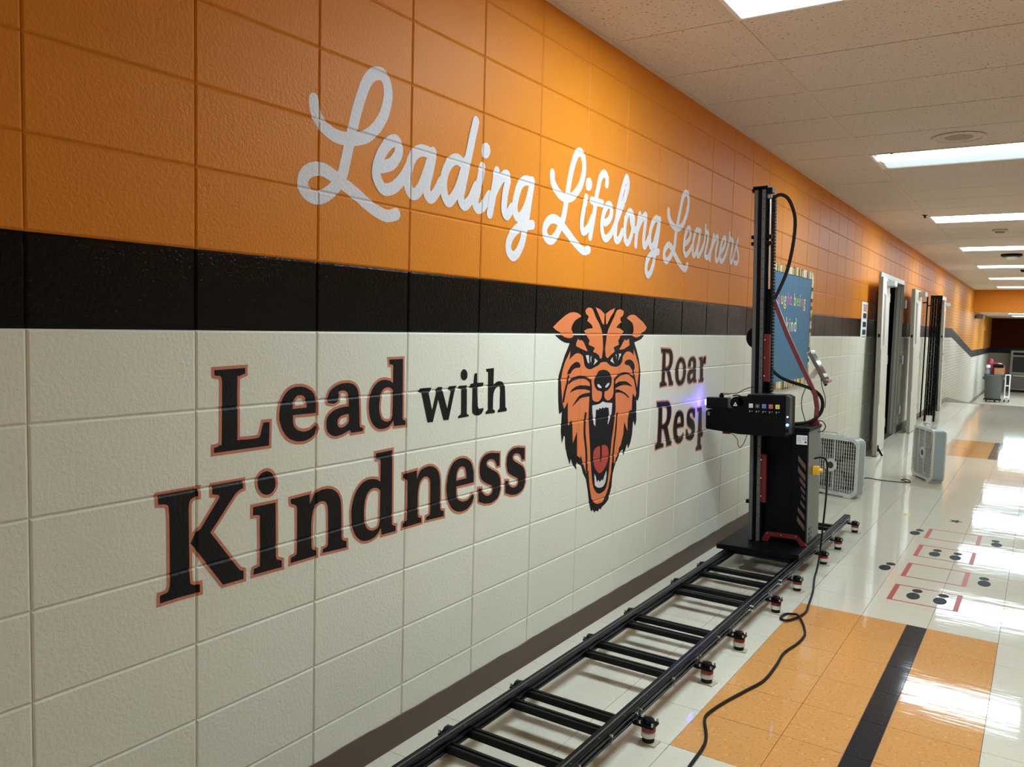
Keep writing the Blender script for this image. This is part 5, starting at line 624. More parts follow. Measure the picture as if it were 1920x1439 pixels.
# cabinet
cab=MB().cbox((-.03,.06,0),(.222,.37,.705),.004).obj('cabinet',M_BLK,PR)
MB().box((.222,.075,.004),(.2245,.365,.690)).obj('side_panel',M_SIDE,cab)
MB().cbox((-.034,.052,.690),(.232,.372,.712),.004).obj('cabinet_lid',M_BLK,cab)
MB().cbox((.130,.050,.02),(.222,.060,.688),.003).obj('front_cover',M_BLK,cab)
yS=.0485
ctr=[.51,.445,.385,.325,.275,.225,.165,.10]; wid=[.044,.044,.034,.026,.020,.026,.040,.044]
ctr=[.500,.435,.382,.335,.292,.246,.192,.132]
for z,w in zip(ctr,wid):
    xR=.214; xA=xR-w
    MB().prism([(xA,z+.045*w/.044),(xA,z+.012*w/.044),(xR,z-.045*w/.044),(xR,z-.012*w/.044)],yS,.0502,1).obj('vent_stripe',M_STRIPE,cab)
lb=MB().box((.157,yS,.612),(.220,.0502,.668)).obj('rating_label',M_LABEL,cab)
INK=mat('label print',(.02,.02,.02,1),.6)
text_part('C',.022,INK,lb,'print',(.192,yS-.0006,.640),(1,0,0),(0,0,1)); text_part('E',.022,INK,lb,'print',(.206,yS-.0006,.640),(1,0,0),(0,0,1))
ln=MB()
for i,z in enumerate((.656,.648,.640,.632,.624)): ln.box((.162,yS-.0006,z-.0012),(.186-.003*(i%2),yS,z+.0006))
ln.cyl((.211,yS,.627),(.211,yS-.0006,.627),.006,n=14)
tag(ln.obj('fine_print',INK,lb),kind='stuff')
MB().prism([(-.045,.0),(-.008,.06),(.175,.06),(.236,.0),(.196,.0),(.172,.034),(.020,.034),(.002,.0)],.030,.046,1).obj('base_handle',M_RED,PR)
hb=MB()
for x,z in ((-.002,.050),(.083,.047),(.170,.050)): hb.cyl((x,.030,z),(x,.025,z),.0045,n=8)
tag(hb.obj('handle_bolts',M_SILVER,PR,True),kind='stuff')
jk=MB()
for z in (.03,.06,.09): jk.cyl((.2245,.12,z),(.232,.12,z),.010,n=12); jk.cyl((.2245,.17,z),(.230,.17,z),.008,n=12)
tag(jk.obj('sockets',M_GREYRAIL,cab,True),kind='stuff')
# print head carriage
HY=-.14
hd=MB().prism([(-.086,.912),(.132,.918),(.160,.905),(.160,.690),(.140,.672),(-.135,.672),(-.335,.692),(-.342,.700),(-.342,.800),(-.330,.812),(-.140,.832),(-.110,.855)],HY,-.012,1).obj('print_head',M_BLK,PR)
MB().prism([(.1402,.9165),(.162,.905),(.162,.695),(.1402,.676)],HY-.001,HY+.06,1).obj('head_side_panel',mat('head side satin',(.022,.021,.022,1),.35),hd)
MB().box((-.084,HY+.002,.9125),(.14,-.014,.9175)).obj('head_lid',mat('head lid satin',(.035,.035,.036,1),.3),hd)
def sticker(cx,cz,w,h,c,nm='ink_sticker'):
    return MB().box((cx-w/2,HY-.0008,cz-h/2),(cx+w/2,HY,cz+h/2)).obj(nm,mat('sticker %d %d'%(int(cx*1000),int(cz*1000)),c,.5),hd)
cols5=[srgb(222,220,212),srgb(58,56,54),srgb(84,128,190),srgb(196,96,104),srgb(222,206,92)]
WH=mat('sticker print white',srgb(215,214,208),.5)
for i in range(5):
    cx=-.065+i*.0392; s=sticker(cx,.8485,.024,.024,cols5[i])
    MB().box((cx-.008,HY-.0014,.8475),(cx+.008,HY-.0008,.8495)).box((cx-.005,HY-.0014,.842),(cx+.005,HY-.0008,.8435)).obj('sticker_mark',INK if i!=1 else WH,s)
    t=MB(); t.cyl((cx-.006,HY-.0008,.8165),(cx-.006,HY,.8165),.0042,n=3); t.box((cx-.009,HY-.0008,.8095),(cx-.003,HY,.8112)); t.cyl((cx+.008,HY-.0008,.8165),(cx+.008,HY,.8165),.0036,n=3); t.obj('button_mark',WH,hd)
MB().prism([(-.172,.842),(-.146,.842),(-.159,.866)],HY-.002,HY-.001,1).obj('warning_triangle',mat('warning cream',srgb(226,222,190),.5),hd)
MB().prism([(-.1625,.846),(-.1555,.846),(-.159,.858)],HY-.0026,HY-.002,1).obj('warning_mark',INK,hd)
MB().box((-.332,HY-.001,.776),(-.318,HY,.800)).obj('serial_tag',mat('tag grey',(.12,.12,.12,1),.5),hd)
LEDG=mat('led green',(.2,.9,.6,1),.4,emit=((.25,1,.75,1),2.2)); LEDB=mat('button blue',(.1,.35,.9,1),.4,emit=((.08,.32,1,1),2.6))
MB().cyl((.151,HY-.0012,.792),(.151,HY-.004,.792),.0045,n=14).obj('green_led',LEDG,hd)
MB().cyl((.151,HY-.0012,.745),(.151,HY-.006,.745),.0085,n=18).obj('blue_button',LEDB,hd)
MB().cbox((.142,HY-.012,.700),(.160,HY-.001,.722),.002).obj('power_switch',M_BLKGLOSS,hd)
# nozzle block with the ultraviolet lamp at its wall end
nz=MB().cbox((-.352,-.115,.816),(-.215,-.045,.886),.006).obj('nozzle_block',M_BLKGLOSS,hd)
UV=mat('ultraviolet lamp',(.4,.3,1,1),.4,emit=((.30,.15,1,1),4))
MB().box((-.360,-.112,.838),(-.352,-.070,.872)).obj('uv_lamp',UV,nz)
MB().cyl((-.262,-.09,.886),(-.262,-.09,.906),.014,n=14).cyl((-.262,-.09,.906),(-.262,-.09,.914),.008,n=12).obj('adjust_knob',M_BLK,nz,True)
MB().cyl((-.25,-.09,.908),(-.21,-.09,.908),.004,n=8).obj('brass_fitting',mat('brass',(.55,.36,.12,1),.35,.8),nz,True)
fn=MB().cyl((-.158,HY+.02,.858),(-.158,HY+.05,.858),.040,n=24).cyl((-.118,HY+.02,.872),(-.118,HY+.05,.872),.030,n=20).obj('cooling_fan',M_BLK,hd,True)
MB().cbox((-.25,-.10,.664),(-.205,-.07,.676),.002).obj('sensor',mat('sensor red',(.12,.02,.02,1),.5),hd)
MB().tube([(-.205,-.085,.668),(-.18,-.085,.655),(-.16,-.085,.63),(-.155,-.085,.60),(-.145,-.085,.585),(-.128,-.07,.605),(-.112,-.05,.66)],.0022,6).obj('sensor_cable',M_RUBBER,hd,True)
MB().tube([(-.262,-.09,.912),(-.22,-.09,.912),(-.17,-.08,.915),(-.13,-.05,.94),(-.09,-.01,.955)],.0025,6).obj('ink_tube',M_RUBBER,hd,True)
MB().tube([(-.19,-.09,.90),(-.16,-.1,.905),(-.13,-.09,.895),(-.10,-.08,.9)],.004,6).obj('ink_tube',M_RUBBER,hd,True)
# boom, tablet
arm=[(-.005,.10,1.479),(.06,.15,1.283),(.126,.22,1.101),(.166,.25,1.005),(.207,.28,.900),(.216,.30,.82),(.208,.30,.705)]
bm_=MB()
for a,b in zip(arm[:-1],arm[1:]): bm_.bar(a,Vector(b)+(Vector(b)-Vector(a)).normalized()*.006,.026,.018,(0,1,0))
bm_.obj('boom',M_REDARM,PR)
MB().prism([(.165,.712),(.235,.712),(.222,.745),(.196,.745)],.285,.315,1).obj('boom_foot',M_RED,PR)
tb=bpy.data.objects.new('tablet',None); COL.objects.link(tb); tb.parent=PR; tb.location=(.232,.25,1.075); tb.rotation_euler=(0,math.radians(-29),0)
MB().cbox((-.010,-.055,-.10),(.010,.055,.10),.003).obj('tablet_case',mat('case grey',(.10,.085,.085,1),.25),tb)
MB().box((.0102,-.048,-.088),(.0112,.048,.088)).obj('tablet_screen',mat('tablet glass',(.05,.04,.045,1),.06),tb)
for z in (.012,-.075): MB().box((.0112,-.05,z),(.0122,.05,z+.024)).obj('screen_highlight',mat('screen highlight white',srgb(230,228,228),.15),tb)  # white bars paint the highlights on the tablet's clear plastic
MB().box((-.012,-.05,-.112),(.02,.05,-.098)).obj('tablet_clip',M_REDARM,tb); MB().box((-.016,-.05,.098),(.014,.05,.108)).obj('tablet_clip',M_SILVER,tb)
MB().bar((-.012,0,-.01),(-.068,0,-.035),.02,.03).cyl((-.06,-.02,-.03),(-.06,.02,-.03),.014,n=12).obj('tablet_mount',M_SILVER,tb)
MB().bar((-.014,.0,-.03),(-.02,.02,-.12),.018,.012).obj('tablet_brace',M_BLK,tb)
# hoses and cables
MB().tube([(-.013,.06,2.09),(.005,.065,2.112),(.032,.08,2.118),(.064,.09,2.098),(.09,.10,2.045),(.104,.12,1.965),(.096,.12,1.832),(.066,.12,1.675),(.028,.10,1.56),(-.006,.08,1.482)],.0105,10,6).obj('corrugated_hose',M_RUBBER,PR,True)
MB().tube([(-.016,.10,1.06),(.03,.12,1.015),(.085,.15,.985),(.17,.25,.946),(.223,.30,.905),(.246,.31,.85),(.232,.31,.78),(.178,.26,.73),(.09,.15,.722),(.03,.09,.725)],.0105,10,6).obj('corrugated_hose',M_RUBBER,PR,True)
MB().tube([(.155,.25,.94),(.135,.25,.88),(.135,.25,.82),(.15,.25,.76),(.165,.25,.715)],.003,6).obj('cable',M_RUBBER,PR,True)
MB().tube([(.245,.25,1.01),(.252,.26,.95),(.268,.28,.88),(.262,.3,.82)],.0025,6).obj('cable',M_RUBBER,PR,True)
MB().tube([(.222,.3,.735),(.25,.3,.735),(.268,.3,.705),(.255,.3,.675),(.226,.3,.668)],.0032,6).obj('cable',M_RUBBER,PR,True)
MB().cbox((.2245,.17,.415),(.262,.215,.468),.006).cyl((.262,.193,.442),(.282,.193,.442),.016,.012,n=12).obj('yellow_plug',M_YEL,PR)
# ultraviolet spill onto the wall from the lamp
ul=bpy.data.lights.new('uv_lamp_light','POINT'); ul.energy=0.3; ul.color=(.03,.012,1); ul.shadow_soft_size=.015
uo=bpy.data.objects.new('uv_lamp_light',ul); COL.objects.link(uo); uo.parent=PR; uo.location=(-.372,-.092,.856)
# ------------------------------------------------------------------ power cord, on the floor from the cabinet toward the camera
def wp(x,y,z): return (x,y,z)
cord=[(.652,4.25,.69),(.70,4.26,.70),(.725,4.27,.66),(.728,4.28,.5),(.722,4.27,.3),(.712,4.27,.12),(.712,4.22,.03),(.735,4.05,.008),(.784,3.803,.008),(.820,3.55,.008),(.834,3.42,.008),(.815,3.30,.010),(.785,3.235,.010),(.752,3.255,.009),(.758,3.33,.009),(.79,3.345,.012),(.822,3.325,.018),(.86,3.255,.010),(.888,3.18,.008),(.910,3.09,.008),(.908,2.967,.008),(.887,2.814,.008),(.896,2.65,.008),(.896,2.467,.008),(.866,2.335,.008),(.829,2.181,.008),(.809,2.058,.008),(.816,1.988,.008),(.862,1.878,.008),(.880,1.798,.008),(.887,1.661,.008),(.90,1.45,.008),(.95,1.0,.008)]
tag(MB().tube(cord,.0058,8,6).obj('power_cord',M_RUBBER,None,True),'black power cord running from the printing machine across the amber floor tiles','cord')
# ================================================================== CEILING FIXTURES
names=['first','second','third','fourth','fifth','sixth','seventh']
M_LENSF=lens_mat('fluorescent lens weaker',.84)  # far lamps set weaker to tone the far hallway down
def troffer(y0,label,dim=False,far=False):
    t=thing('ceiling_light',label,'light',(1.21,y0+TP/2,CEIL),group='recessed fluorescent ceiling lights')
    a,b=.605,.302
    f=MB().box((-a,-b,-.006),(a,-b+.02,.012)).box((-a,b-.02,-.006),(a,b,.012)).box((-a,-b+.02,-.006),(-a+.02,b-.02,.012)).box((a-.02,-b+.02,-.006),(a,b-.02,.012)); f.obj('frame',M_LIGHTF,t)
    if not dim: MB().box((-a+.02,-b+.02,-.002),(a-.02,b-.02,.004)).obj('lens',M_LENSF if far else M_LENS,t)
    else:
        MB().prism([(-b+.02,.0),(-.10,-.016),(.0,-.004),(.0,.006),(-b+.02,.006)],-a+.05,a-.02,0).obj('lens',M_LENS,t)
        MB().prism([(.0,-.004),(b-.11,-.014),(b-.02,.0),(b-.02,.006),(.0,.006)],-a+.05,a-.02,0).obj('dim_lens',M_LENSD,t)
        MB().box((-a+.02,-b+.02,-.001),(-a+.05,b-.02,.006)).obj('end_plate',M_LIGHTF,t)
        MB().box((-.46,-b-.004,-.012),(-.44,-b+.01,-.004)).obj('latch',M_STEEL,t)
fy=[2.635-TP+3.6576*i for i in range(-2,7)]
for i,y in enumerate(fy):
    n=i-2
    if n==-1: continue
    lab='recessed ceiling light panel behind the camera, farther back' if n==-2 else 'recessed ceiling light panel just behind the camera' if n==-1 else '%s recessed ceiling light panel along the hallway ceiling%s'%(names[n],', cut by the top of the picture' if n==0 else ', half of its lens dim' if n==1 else ', last before the orange soffit' if n==6 else '')
    troffer(y,lab,dim=(n==1),far=n>1)
for i,y in enumerate((27.3,30.4)):
    t=thing('ceiling_light',('nearer' if i==0 else 'farther')+' light panel on the low ceiling past the ramp','light',(1.9,y,SOF+.018),group='lower hall ceiling lights')
    MB().box((-1.1,-.15,-.02),(1.1,.15,0)).obj('frame',M_LIGHTF,t); MB().box((-1.08,-.13,-.024),(1.08,.13,-.02)).obj('lens',lens_mat('lower hall lens',2.0),t)
t=thing('ceiling_speaker','round flush ceiling speaker in front of the second light panel','speaker',(1.218,5.36,CEIL))
MB().lathe([(.155,0),(.165,-.004),(.16,-.009),(.142,-.010),(.138,-.004)],n=32).obj('rim',M_CEIL,t,True); MB().lathe([(.0,-.006),(.085,-.006),(.085,-.002),(.0,-.002)],n=28).obj('grille',mat('grille tan',srgb(170,156,140),.8),t)
t=thing('ceiling_vent','small tan ceiling detector past the third light panel','detector',(1.227,10.9,CEIL))
MB().lathe([(.085,0),(.085,-.012),(.05,-.03),(.045,-.045),(.0,-.045)],n=24).obj('housing',mat('detector tan',srgb(190,170,150),.6),t,True); MB().lathe([(.052,-.03),(.052,-.036),(.046,-.036)],n=24).obj('slot_ring',M_BLK,t)
t=thing('ceiling_camera','dark ceiling camera dome between the fourth and fifth light panels','camera',(1.244,14.4,CEIL))
MB().lathe([(.15,0),(.15,-.03),(.12,-.045),(.0,-.05)],n=24).obj('housing',M_BLK,t,True); MB().lathe([(.09,-.045),(.08,-.075),(.04,-.09),(.0,-.093)],n=24).obj('dome',M_LABEL,t,True)
t=thing('ceiling_camera','small dark ceiling fitting below the sixth light panel','sprinkler',(1.33,17.9,CEIL))
MB().lathe([(.05,0),(.05,-.02),(.02,-.05),(.0,-.05)],n=16).obj('housing',M_BLK,t,True)
t=thing('sprinkler_head','tiny dark sprinkler head beside the third light panel','sprinkler',(.585,9.2,CEIL))
MB().lathe([(.028,0),(.026,-.006),(.010,-.012),(.010,-.03),(.022,-.032),(.0,-.034)],n=14).obj('body',M_BLK,t,True)
# ================================================================== BULLETIN BOARD
BB=thing('bulletin_board','blue paper bulletin board with gold fringe border behind the printing machine','board',(0,5.95,1.49))
hy,hz=.72,.465
MB().box((.001,-hy,-hz),(.018,hy,hz)).obj('panel',mat('board blue paper',srgb(46,104,136),.55,bump=[(6,.25,.02)],var=.08),BB)
rr=random.Random(5); fc=[srgb(222,196,120),srgb(236,226,196),srgb(172,148,70),srgb(98,82,44),srgb(206,176,150)]
FM5=[mat('fringe %d'%i,c,.7) for i,c in enumerate(fc)]
n=46
for i in range(n):
    y=-hy+2*hy*(i+.5)/n
    for sgn in (1,-1):
        h=.05+rr.uniform(0,.02); z=sgn*hz
        MB().box((.018,y-.0145,min(z-sgn*.03,z+sgn*(h-.03))),(.0215+rr.uniform(0,.003),y+.0145,max(z-sgn*.03,z+sgn*(h-.03)))).obj('fringe_strip',rr.choice(FM5),BB)
for i in range(28):
    z=-hz+2*hz*(i+.5)/28
    MB().box((.018,hy-.02,z-.0155),(.022+rr.uniform(0,.003),hy+.012+rr.uniform(0,.012),z+.0155)).obj('fringe_strip',rr.choice(FM5),BB)
    MB().box((.018,-hy-.02,z-.0155),(.022,-hy+.02,z+.0155)).obj('fringe_strip',rr.choice(FM5),BB)
lc=[srgb(236,110,170),srgb(240,220,120),srgb(150,210,110),srgb(236,130,200),srgb(250,240,190),srgb(240,120,110)]
LM5=[mat('paper letter %d'%i,c,.6) for i,c in enumerate(lc)]
def board_text(s,y,z,size,adv,pal):
    for i,chh in enumerate(s):
        text_part(chh,size,LM5[pal[i%len(pal)]],BB,'paper_letter',(.0195,y,z),(0,1,0),(0,0,1)); y+=adv*(.55 if chh in 'it' else 1)
board_text('Caught',-.46,.185,.15,.092,[3,0,1,1,0,3]); board_text('being',.115,.185,.15,.092,[1,2,4,5,1])
board_text('kind',-.10,-.03,.17,.10,[4,1,4,4])
# ================================================================== POSTER by the doors
PO=thing('paper_poster','narrow white paper sheet with small dark pictures taped beside the door leaf','poster',(.003,9.31,1.61))
MB().box((0,-.19,-.215),(.001,.19,.215)).obj('paper',M_LABEL,PO)
for z,c in ((.135,srgb(206,126,92)),(.055,srgb(40,34,34)),(-.045,srgb(34,30,32)),(-.135,srgb(46,42,42))):
    MB().box((.001,-.09,z-.03),(.0015,.11,z+.03)).obj('picture',mat('picture %d'%int(z*1000),c,.6),PO)
MB().box((.001,-.12,.17),(.0015,.12,.185)).box((.001,-.12,-.195),(.0015,.12,-.185)).obj('caption',mat('caption grey',srgb(120,110,108),.6),PO)
# ================================================================== BOX FANS
def box_fan(label,loc,rz):
    t=thing('box_fan',label,'fan',loc,(0,0,rz),group='white box fans on the floor')
    W,Hh,D=.255,.515,.125; R=.055; z0=.018
    # local: face toward -y, origin at base centre
    def rr_(w,h,r,n=5):
        o=[]
        for cx,cz,a0 in((w-r,h-r,0),(-w+r,h-r,90),(-w+r,r,180),(w-r,r,270)):
            for k in range(n+1):
                a=math.radians(a0+90*k/n); o.append((cx+r*math.cos(a),cz+r*math.sin(a)))
        return o
    out=rr_(W,Hh,R); inn=[(x*.90,Hh/2+(z-Hh/2)*.90) for x,z in out]; n=len(out)
    def ring(o,i,y0,y1):
        v=[(x,y0,z+z0) for x,z in o]+[(x,y1,z+z0) for x,z in o]+[(x,y0,z+z0) for x,z in i]+[(x,y1,z+z0) for x,z in i]; f=[]
        for k in range(n):
            j=(k+1)%n; f+=[(k,j,n+j,n+k),(2*n+k,3*n+k,3*n+j,2*n+j),(k,2*n+k,2*n+j,j),(n+k,n+j,3*n+j,3*n+k)]
        return MB().add(v,f)
    ring(out,[(x*.97,Hh/2+(z-Hh/2)*.97) for x,z in out],-D/2+.012,D/2-.012).obj('housing',M_FANS,t,True)
    ring(out,inn,-D/2,-D/2+.014).obj('front_rim',M_FANW,t,True); ring(out,inn,D/2-.014,D/2).obj('back_rim',M_FANW,t,True)
    for nm,y in (('front_grille',-D/2+.008),('back_grille',D/2-.008)):
        g=MB(); m=21
        for k in range(1,m): x=-W*.9+2*W*.9*k/m; g.box((x-.0024,y-.0015,.045),(x+.0024,y+.0015,Hh-.008))
        for k in range(1,14): z=.045+(Hh-.053)*k/14; g.box((-W*.9,y-.001,z-.0009),(W*.9,y+.001,z+.0009))
        for x in (-.115,.03): g.box((x-.006,y-.003,.03),(x+.006,y+.003,Hh))
        tag(g.obj(nm,M_FANW,t),kind='stuff')
    MB().box((-W*.93,.046,.05),(W*.93,.049,Hh-.012)).obj('inner_backdrop',mat('fan backdrop brown',srgb(84,73,64),.6),t)  # added brown sheet, stands in for the dark inside behind the grille
    MB().cyl((0,-D/2+.001,Hh/2+z0),(0,-D/2+.012,Hh/2+z0),.058,n=28).obj('badge',M_FANW,t,True); MB().cyl((0,-D/2-.001,Hh/2+z0),(0,-D/2+.001,Hh/2+z0),.030,n=24).obj('badge_logo',M_FAND,t)
    MB().cyl((0,-.02,Hh/2+z0),(0,.05,Hh/2+z0),.055,n=24).obj('motor',M_FAND,t,True)
    for k in range(5):
        a=2*PI*k/5; u=Vector((math.cos(a),0,math.sin(a))); p=Vector((-math.sin(a),0,math.cos(a))); c=Vector((0,0,Hh/2+z0))
        pts=[]
        for r,w,tw in((.05,.05,.55),(.12,.10,.45),(.19,.13,.35),(.215,.11,.3)):
            for s in(-1,1): pts.append(c+u*r+p*(s*w/2)+Vector((0,s*w*tw*.35,0)))
        v=pts+[q+Vector((0,.004,0)) for q in pts]
        f=[(0,1,3,2),(2,3,5,4),(4,5,7,6)]; f+=[tuple(i+8 for i in q[::-1]) for q in f]; f+=[(0,2,10,8),(2,4,12,10),(4,6,14,12),(1,9,11,3),(3,11,13,5),(5,13,15,7),(6,7,15,14),(0,8,9,1)]
        MB().add(v,f).obj('blade',M_FANB,t)
    MB().lathe([(.024,0),(.022,.018),(.018,.024),(.0,.024)],(.09,0,Hh+z0),n=18).obj('knob',M_FANW,t,True)
    MB().tube([(-.12,0,Hh+z0-.004),(-.11,0,Hh+z0+.028),(0,0,Hh+z0+.034),(.02,0,Hh+z0+.028),(.03,0,Hh+z0-.004)],.008,8).obj('handle',M_FANW,t,True)
    for x in(-.17,.17): MB().cbox((x-.035,-D/2-.004,0),(x+.035,D/2+.004,.03),.006).obj('foot',M_FANW,t)
    return t
def fan_at(fr_corner, face_dir, label):
    f=Vector(face_dir).normalized()             # along the face from its left end to its right end
    c=Vector(fr_corner)-f*.255; nrm=Vector((-f.y,f.x)); c=c+nrm*.0625
    box_fan(label,(c.x,c.y,0),math.atan2(f.y,f.x))
fan_at((.485,6.655),(.955,-.295),'white box fan by the wall, partly hidden behind the printing machine')
fan_at((.928,8.00),(.46,-.888),'white box fan standing out on the open floor, turned sideways')
tag(MB().tube([(.50,6.86,.08),(.40,7.5,.006),(.347,7.856,.006),(.45,7.86,.006),(.542,7.843,.006),(.655,7.86,.006),(.73,7.90,.006),(.745,8.0,.006),(.70,8.06,.008),(.665,7.99,.010),(.70,7.93,.012),(.73,7.90,.008),(.76,7.92,.006)],.0045,6,6).obj('fan_cord',M_RUBBER,None,True),'thin dark cord looped on the floor between the two box fans','cord')
# ================================================================== FLOOR DECALS
M_TAPE=mat('tape red',srgb(172,54,34),.4,spec=.12); M_FOOT=mat('decal charcoal',srgb(24,23,23),.5,spec=.06)
rows_=[(3.955,4.285,'nearest, with two footprints inside'),(4.475,4.82,'second, empty inside'),(5.02,5.37,'third, with two footprints inside'),(5.595,5.935,'farthest, empty inside')]
for a,c,d in rows_:
    x0,x1=1.140,1.488
    t=thing('floor_rectangle','red outlined rectangle decal on the floor, '+d,'floor marking',((x0+x1)/2,(a+c)/2,0),group='red rectangles of the floor path')
    X=(x1-x0)/2;Yh=(c-a)/2
    for b in (MB().box((-X,-Yh,0),(-X+.026,Yh,.0006)),MB().box((X-.026,-Yh,0),(X,Yh,.0006)),MB().box((-X+.026,-Yh,0),(X-.026,-Yh+.014,.0006)),MB().box((-X+.026,Yh-.014,0),(X-.026,Yh,.0006))): b.obj('tape_strip',M_TAPE,t)
def footprint(b,s,label):
    bx,by=b; t=thing('floor_footprint',label,'floor marking',(bx,by,0),group='dark footprints of the floor path')
    d=(Vector(s)-Vector(b)); 
    for (cx,cy,rx,ry,nm) in ((0,0,.034,.066,'sole'),(d.x,d.y,.027,.036,'toe')):
        n=20; v=[(cx+rx*math.cos(2*PI*i/n),cy+ry*math.sin(2*PI*i/n),.0007) for i in range(n)]; v2=[(x,y,0) for x,y,_ in v]
        MB().add(v+v2,[tuple(range(n)),tuple(range(n,2*n))[::-1]]+[(i,(i+1)%n,n+(i+1)%n,n+i) for i in range(n)]).obj(nm,M_FOOT,t)
fps=[((1.256,4.098),(1.264,4.212),'left dark footprint in the nearest red rectangle'),((1.390,4.097),(1.397,4.210),'right dark footprint in the nearest red rectangle'),
 ((1.034,4.60),(1.052,4.71),'dark footprint left of the second red rectangle'),((1.572,4.62),(1.566,4.73),'dark footprint right of the second red rectangle'),
 ((1.255,5.153),(1.261,5.267),'left dark footprint in the third red rectangle'),((1.378,5.145),(1.384,5.262),'right dark footprint in the third red rectangle'),
 ((1.069,5.708),(1.088,5.825),'dark footprint left of the farthest red rectangle'),((1.587,5.712),(1.577,5.82),'dark footprint right of the farthest red rectangle')]
for b,s,l in fps: footprint(b,s,l)
star=[]
for i in range(10):
    r=.05 if i%2==0 else .024; a=PI*i/5; star.append((1.282+r*math.cos(a),6.34+r*1.4*math.sin(a)))
tag(MB().prism(star,0,.0007,2).obj('floor_star',M_FOOT),'small dark star decal past the farthest red rectangle','floor marking')
tag(MB().prism([(.905,6.31),(.955,6.30),(.962,6.38),(.93,6.41),(.90,6.37)],0,.0007,2).obj('floor_tape',mat('tape yellow',srgb(206,200,92),.4)),'small yellow tape mark on the floor near the box fans','floor marking')
# ================================================================== FOLDED SCISSOR GATE
G=thing('folding_gate','black folded scissor gate standing against the wall past the double doors','gate',(.215,14.5,0))
for i in range(9):
    x=-.085+i*.0195; yy=.035*(i%2)
    MB().box((x-.0085,yy-.02,.10),(x+.0085,yy+.02,2.12)).obj('upright',M_BLK,G)
for k in range(9):
    z=.2+k*.21
    MB().bar((-.095,-.028,z),(.075,-.028,z+.20),.006,.022,(0,1,0)).bar((-.095,-.034,z+.20),(.075,-.034,z),.006,.022,(0,1,0)).obj('scissor_link',M_BLKGLOSS,G)
for x in(-.075,.06): MB().box((x-.014,-.02,.0),(x+.014,.05,.12)).obj('foot',M_BLK,G)
MB().box((-.095,-.03,2.08),(.08,.06,2.13)).obj('top_cap',M_BLK,G)
MB().cyl((-.145,.02,.05),(-.145,.02,2.11),.012,n=10).box((-.145,.0,1.95),(-.08,.03,1.97)).box((-.215,.01,2.0),(-.14,.03,2.02)).obj('hinge_post',M_BLK,G)
# ================================================================== FAR END: waste barrel and things round it, steel oven
CB=(.49,28.6); FZ=DROP
t=thing('waste_barrel','grey round rubbish barrel on a wheeled dolly at the far end','bin',(CB[0],CB[1],FZ))
MB().lathe([(.0,.10),(.20,.10),(.215,.14),(.245,.80),(.262,.82),(.262,.86),(.235,.86),(.205,.16),(.0,.16)],n=28).obj('barrel',mat('barrel grey',srgb(86,90,88),.55),t,True)
MB().lathe([(.0,.06),(.24,.06),(.24,.10),(.0,.10)],n=24).obj('dolly',M_RUBBER,t,True)
for k in range(5): a=2*PI*k/5; MB().cyl((.2*math.cos(a)-.012,.2*math.sin(a),.03),(.2*math.cos(a)+.012,.2*math.sin(a),.03),.03,n=12).obj('wheel',M_RUBBER,t)
for s in(-1,1): MB().cbox((s*.27-.03,-.06,.70),(s*.27+.03,.06,.78),.01).obj('handle',mat('barrel grey',srgb(86,90,88),.55),t)
tag(MB().cbox((.50,28.42,FZ+.865),(.76,28.72,FZ+1.08),.004).obj('cardboard_box',mat('box brown',srgb(150,108,66),.8)),'brown cardboard box on top of the far rubbish barrel','box')
tag(MB().cbox((.46,28.40,FZ+1.083),(.74,28.70,FZ+1.19),.02).obj('black_case',M_BLK),'black case lying on the cardboard box','case')
rb=MB().lathe([(.0,0),(.19,0),(.23,.10),(.21,.26),(.12,.34),(.0,.36)],(.55,28.95,FZ+.87),n=18); rb.lathe([(.0,.3),(.1,.3),(.08,.42),(.03,.48),(.0,.48)],(.36,28.95,FZ+.87),n=12)
tag(rb.obj('red_bag',mat('bag red',(.30,.02,.03,1),.45),None,True),'shiny red bag heaped behind the black case','bag')
t=thing('spray_bottle','white topped spray bottle standing on the left rim of the far barrel','bottle',(.33,28.55,FZ+.865))
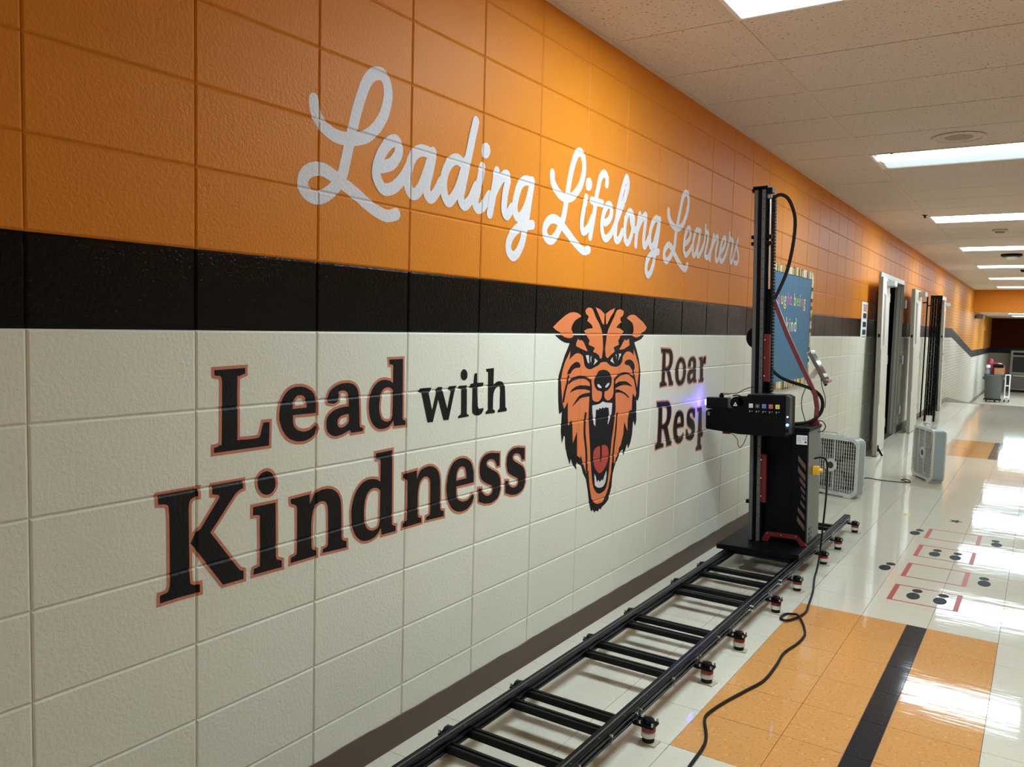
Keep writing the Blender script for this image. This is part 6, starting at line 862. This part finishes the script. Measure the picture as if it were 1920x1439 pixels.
MB().lathe([(.0,0),(.06,0),(.06,.12),(.03,.16),(.03,.18),(.0,.18)],n=16).obj('bottle',mat('bottle grey blue',srgb(120,130,140),.3),t,True); MB().lathe([(.035,.18),(.06,.20),(.06,.27),(.02,.29),(.0,.29)],n=14).obj('cap',M_LABEL,t,True)
t=thing('white_cart','narrow white wire cart beside the far rubbish barrel','cart',(.86,28.95,FZ))
for x in(-.06,.06):
    for y in(-.2,.2): MB().cyl((x,y,.08),(x,y,.85),.012,n=8).obj('upright',M_LABEL,t); MB().cyl((x-.01,y,.04),(x+.01,y,.04),.04,n=10).obj('wheel',M_RUBBER,t)
for z in(.15,.5,.84): MB().box((-.07,-.21,z),(.07,.21,z+.015)).obj('shelf',M_LABEL,t)
t=thing('steel_oven','stainless oven cabinet against the dimly lit back wall','oven',(1.08,35.0,FZ)); M_OV=mat('oven steel',srgb(126,116,106),.4,.4)
MB().cbox((-.36,-.4,.08),(.36,.4,1.55),.01).obj('body',M_OV,t); MB().cbox((-.28,-.425,.75),(.26,-.40,1.32),.008).obj('upper_door',M_DARK,t); MB().cbox((-.28,-.425,.15),(.26,-.40,.66),.008).obj('lower_door',mat('oven door',srgb(96,88,82),.35,.3),t)
MB().box((-.24,-.45,.60),(.20,-.43,.625)).obj('handle',M_SILVER,t); MB().box((-.28,-.41,1.38),(.26,-.40,1.48)).obj('control_panel',M_BLK,t)
for x in(-.3,.3):
    for y in (-.33,.33): MB().cyl((x,y,0),(x,y,.08),.03,n=10).obj('foot',M_BLK,t)
t=thing('wall_vent','tan louvered box on the dim back wall above the oven','vent',(1.95,35.42,1.05))
MB().box((-.38,-.06,-.30),(.38,.06,.30)).obj('case',mat('vent tan',srgb(120,98,82),.6),t)
for z in(-.2,-.08,.04,.16): MB().box((-.32,-.075,z),(.32,-.06,z+.06)).obj('louver',mat('vent louver',srgb(160,138,120),.6),t)
tag(MB().lathe([(.0,0),(.10,0),(.13,-.06),(.12,-.12),(.0,-.14)],(.12,26.6,SOF-.05),n=16).obj('wall_bell',mat('bell grey',srgb(128,118,110),.5),None,True),'small grey bell fixed high on the orange wall under the soffit','bell')
SCN.cycles.use_denoising=True
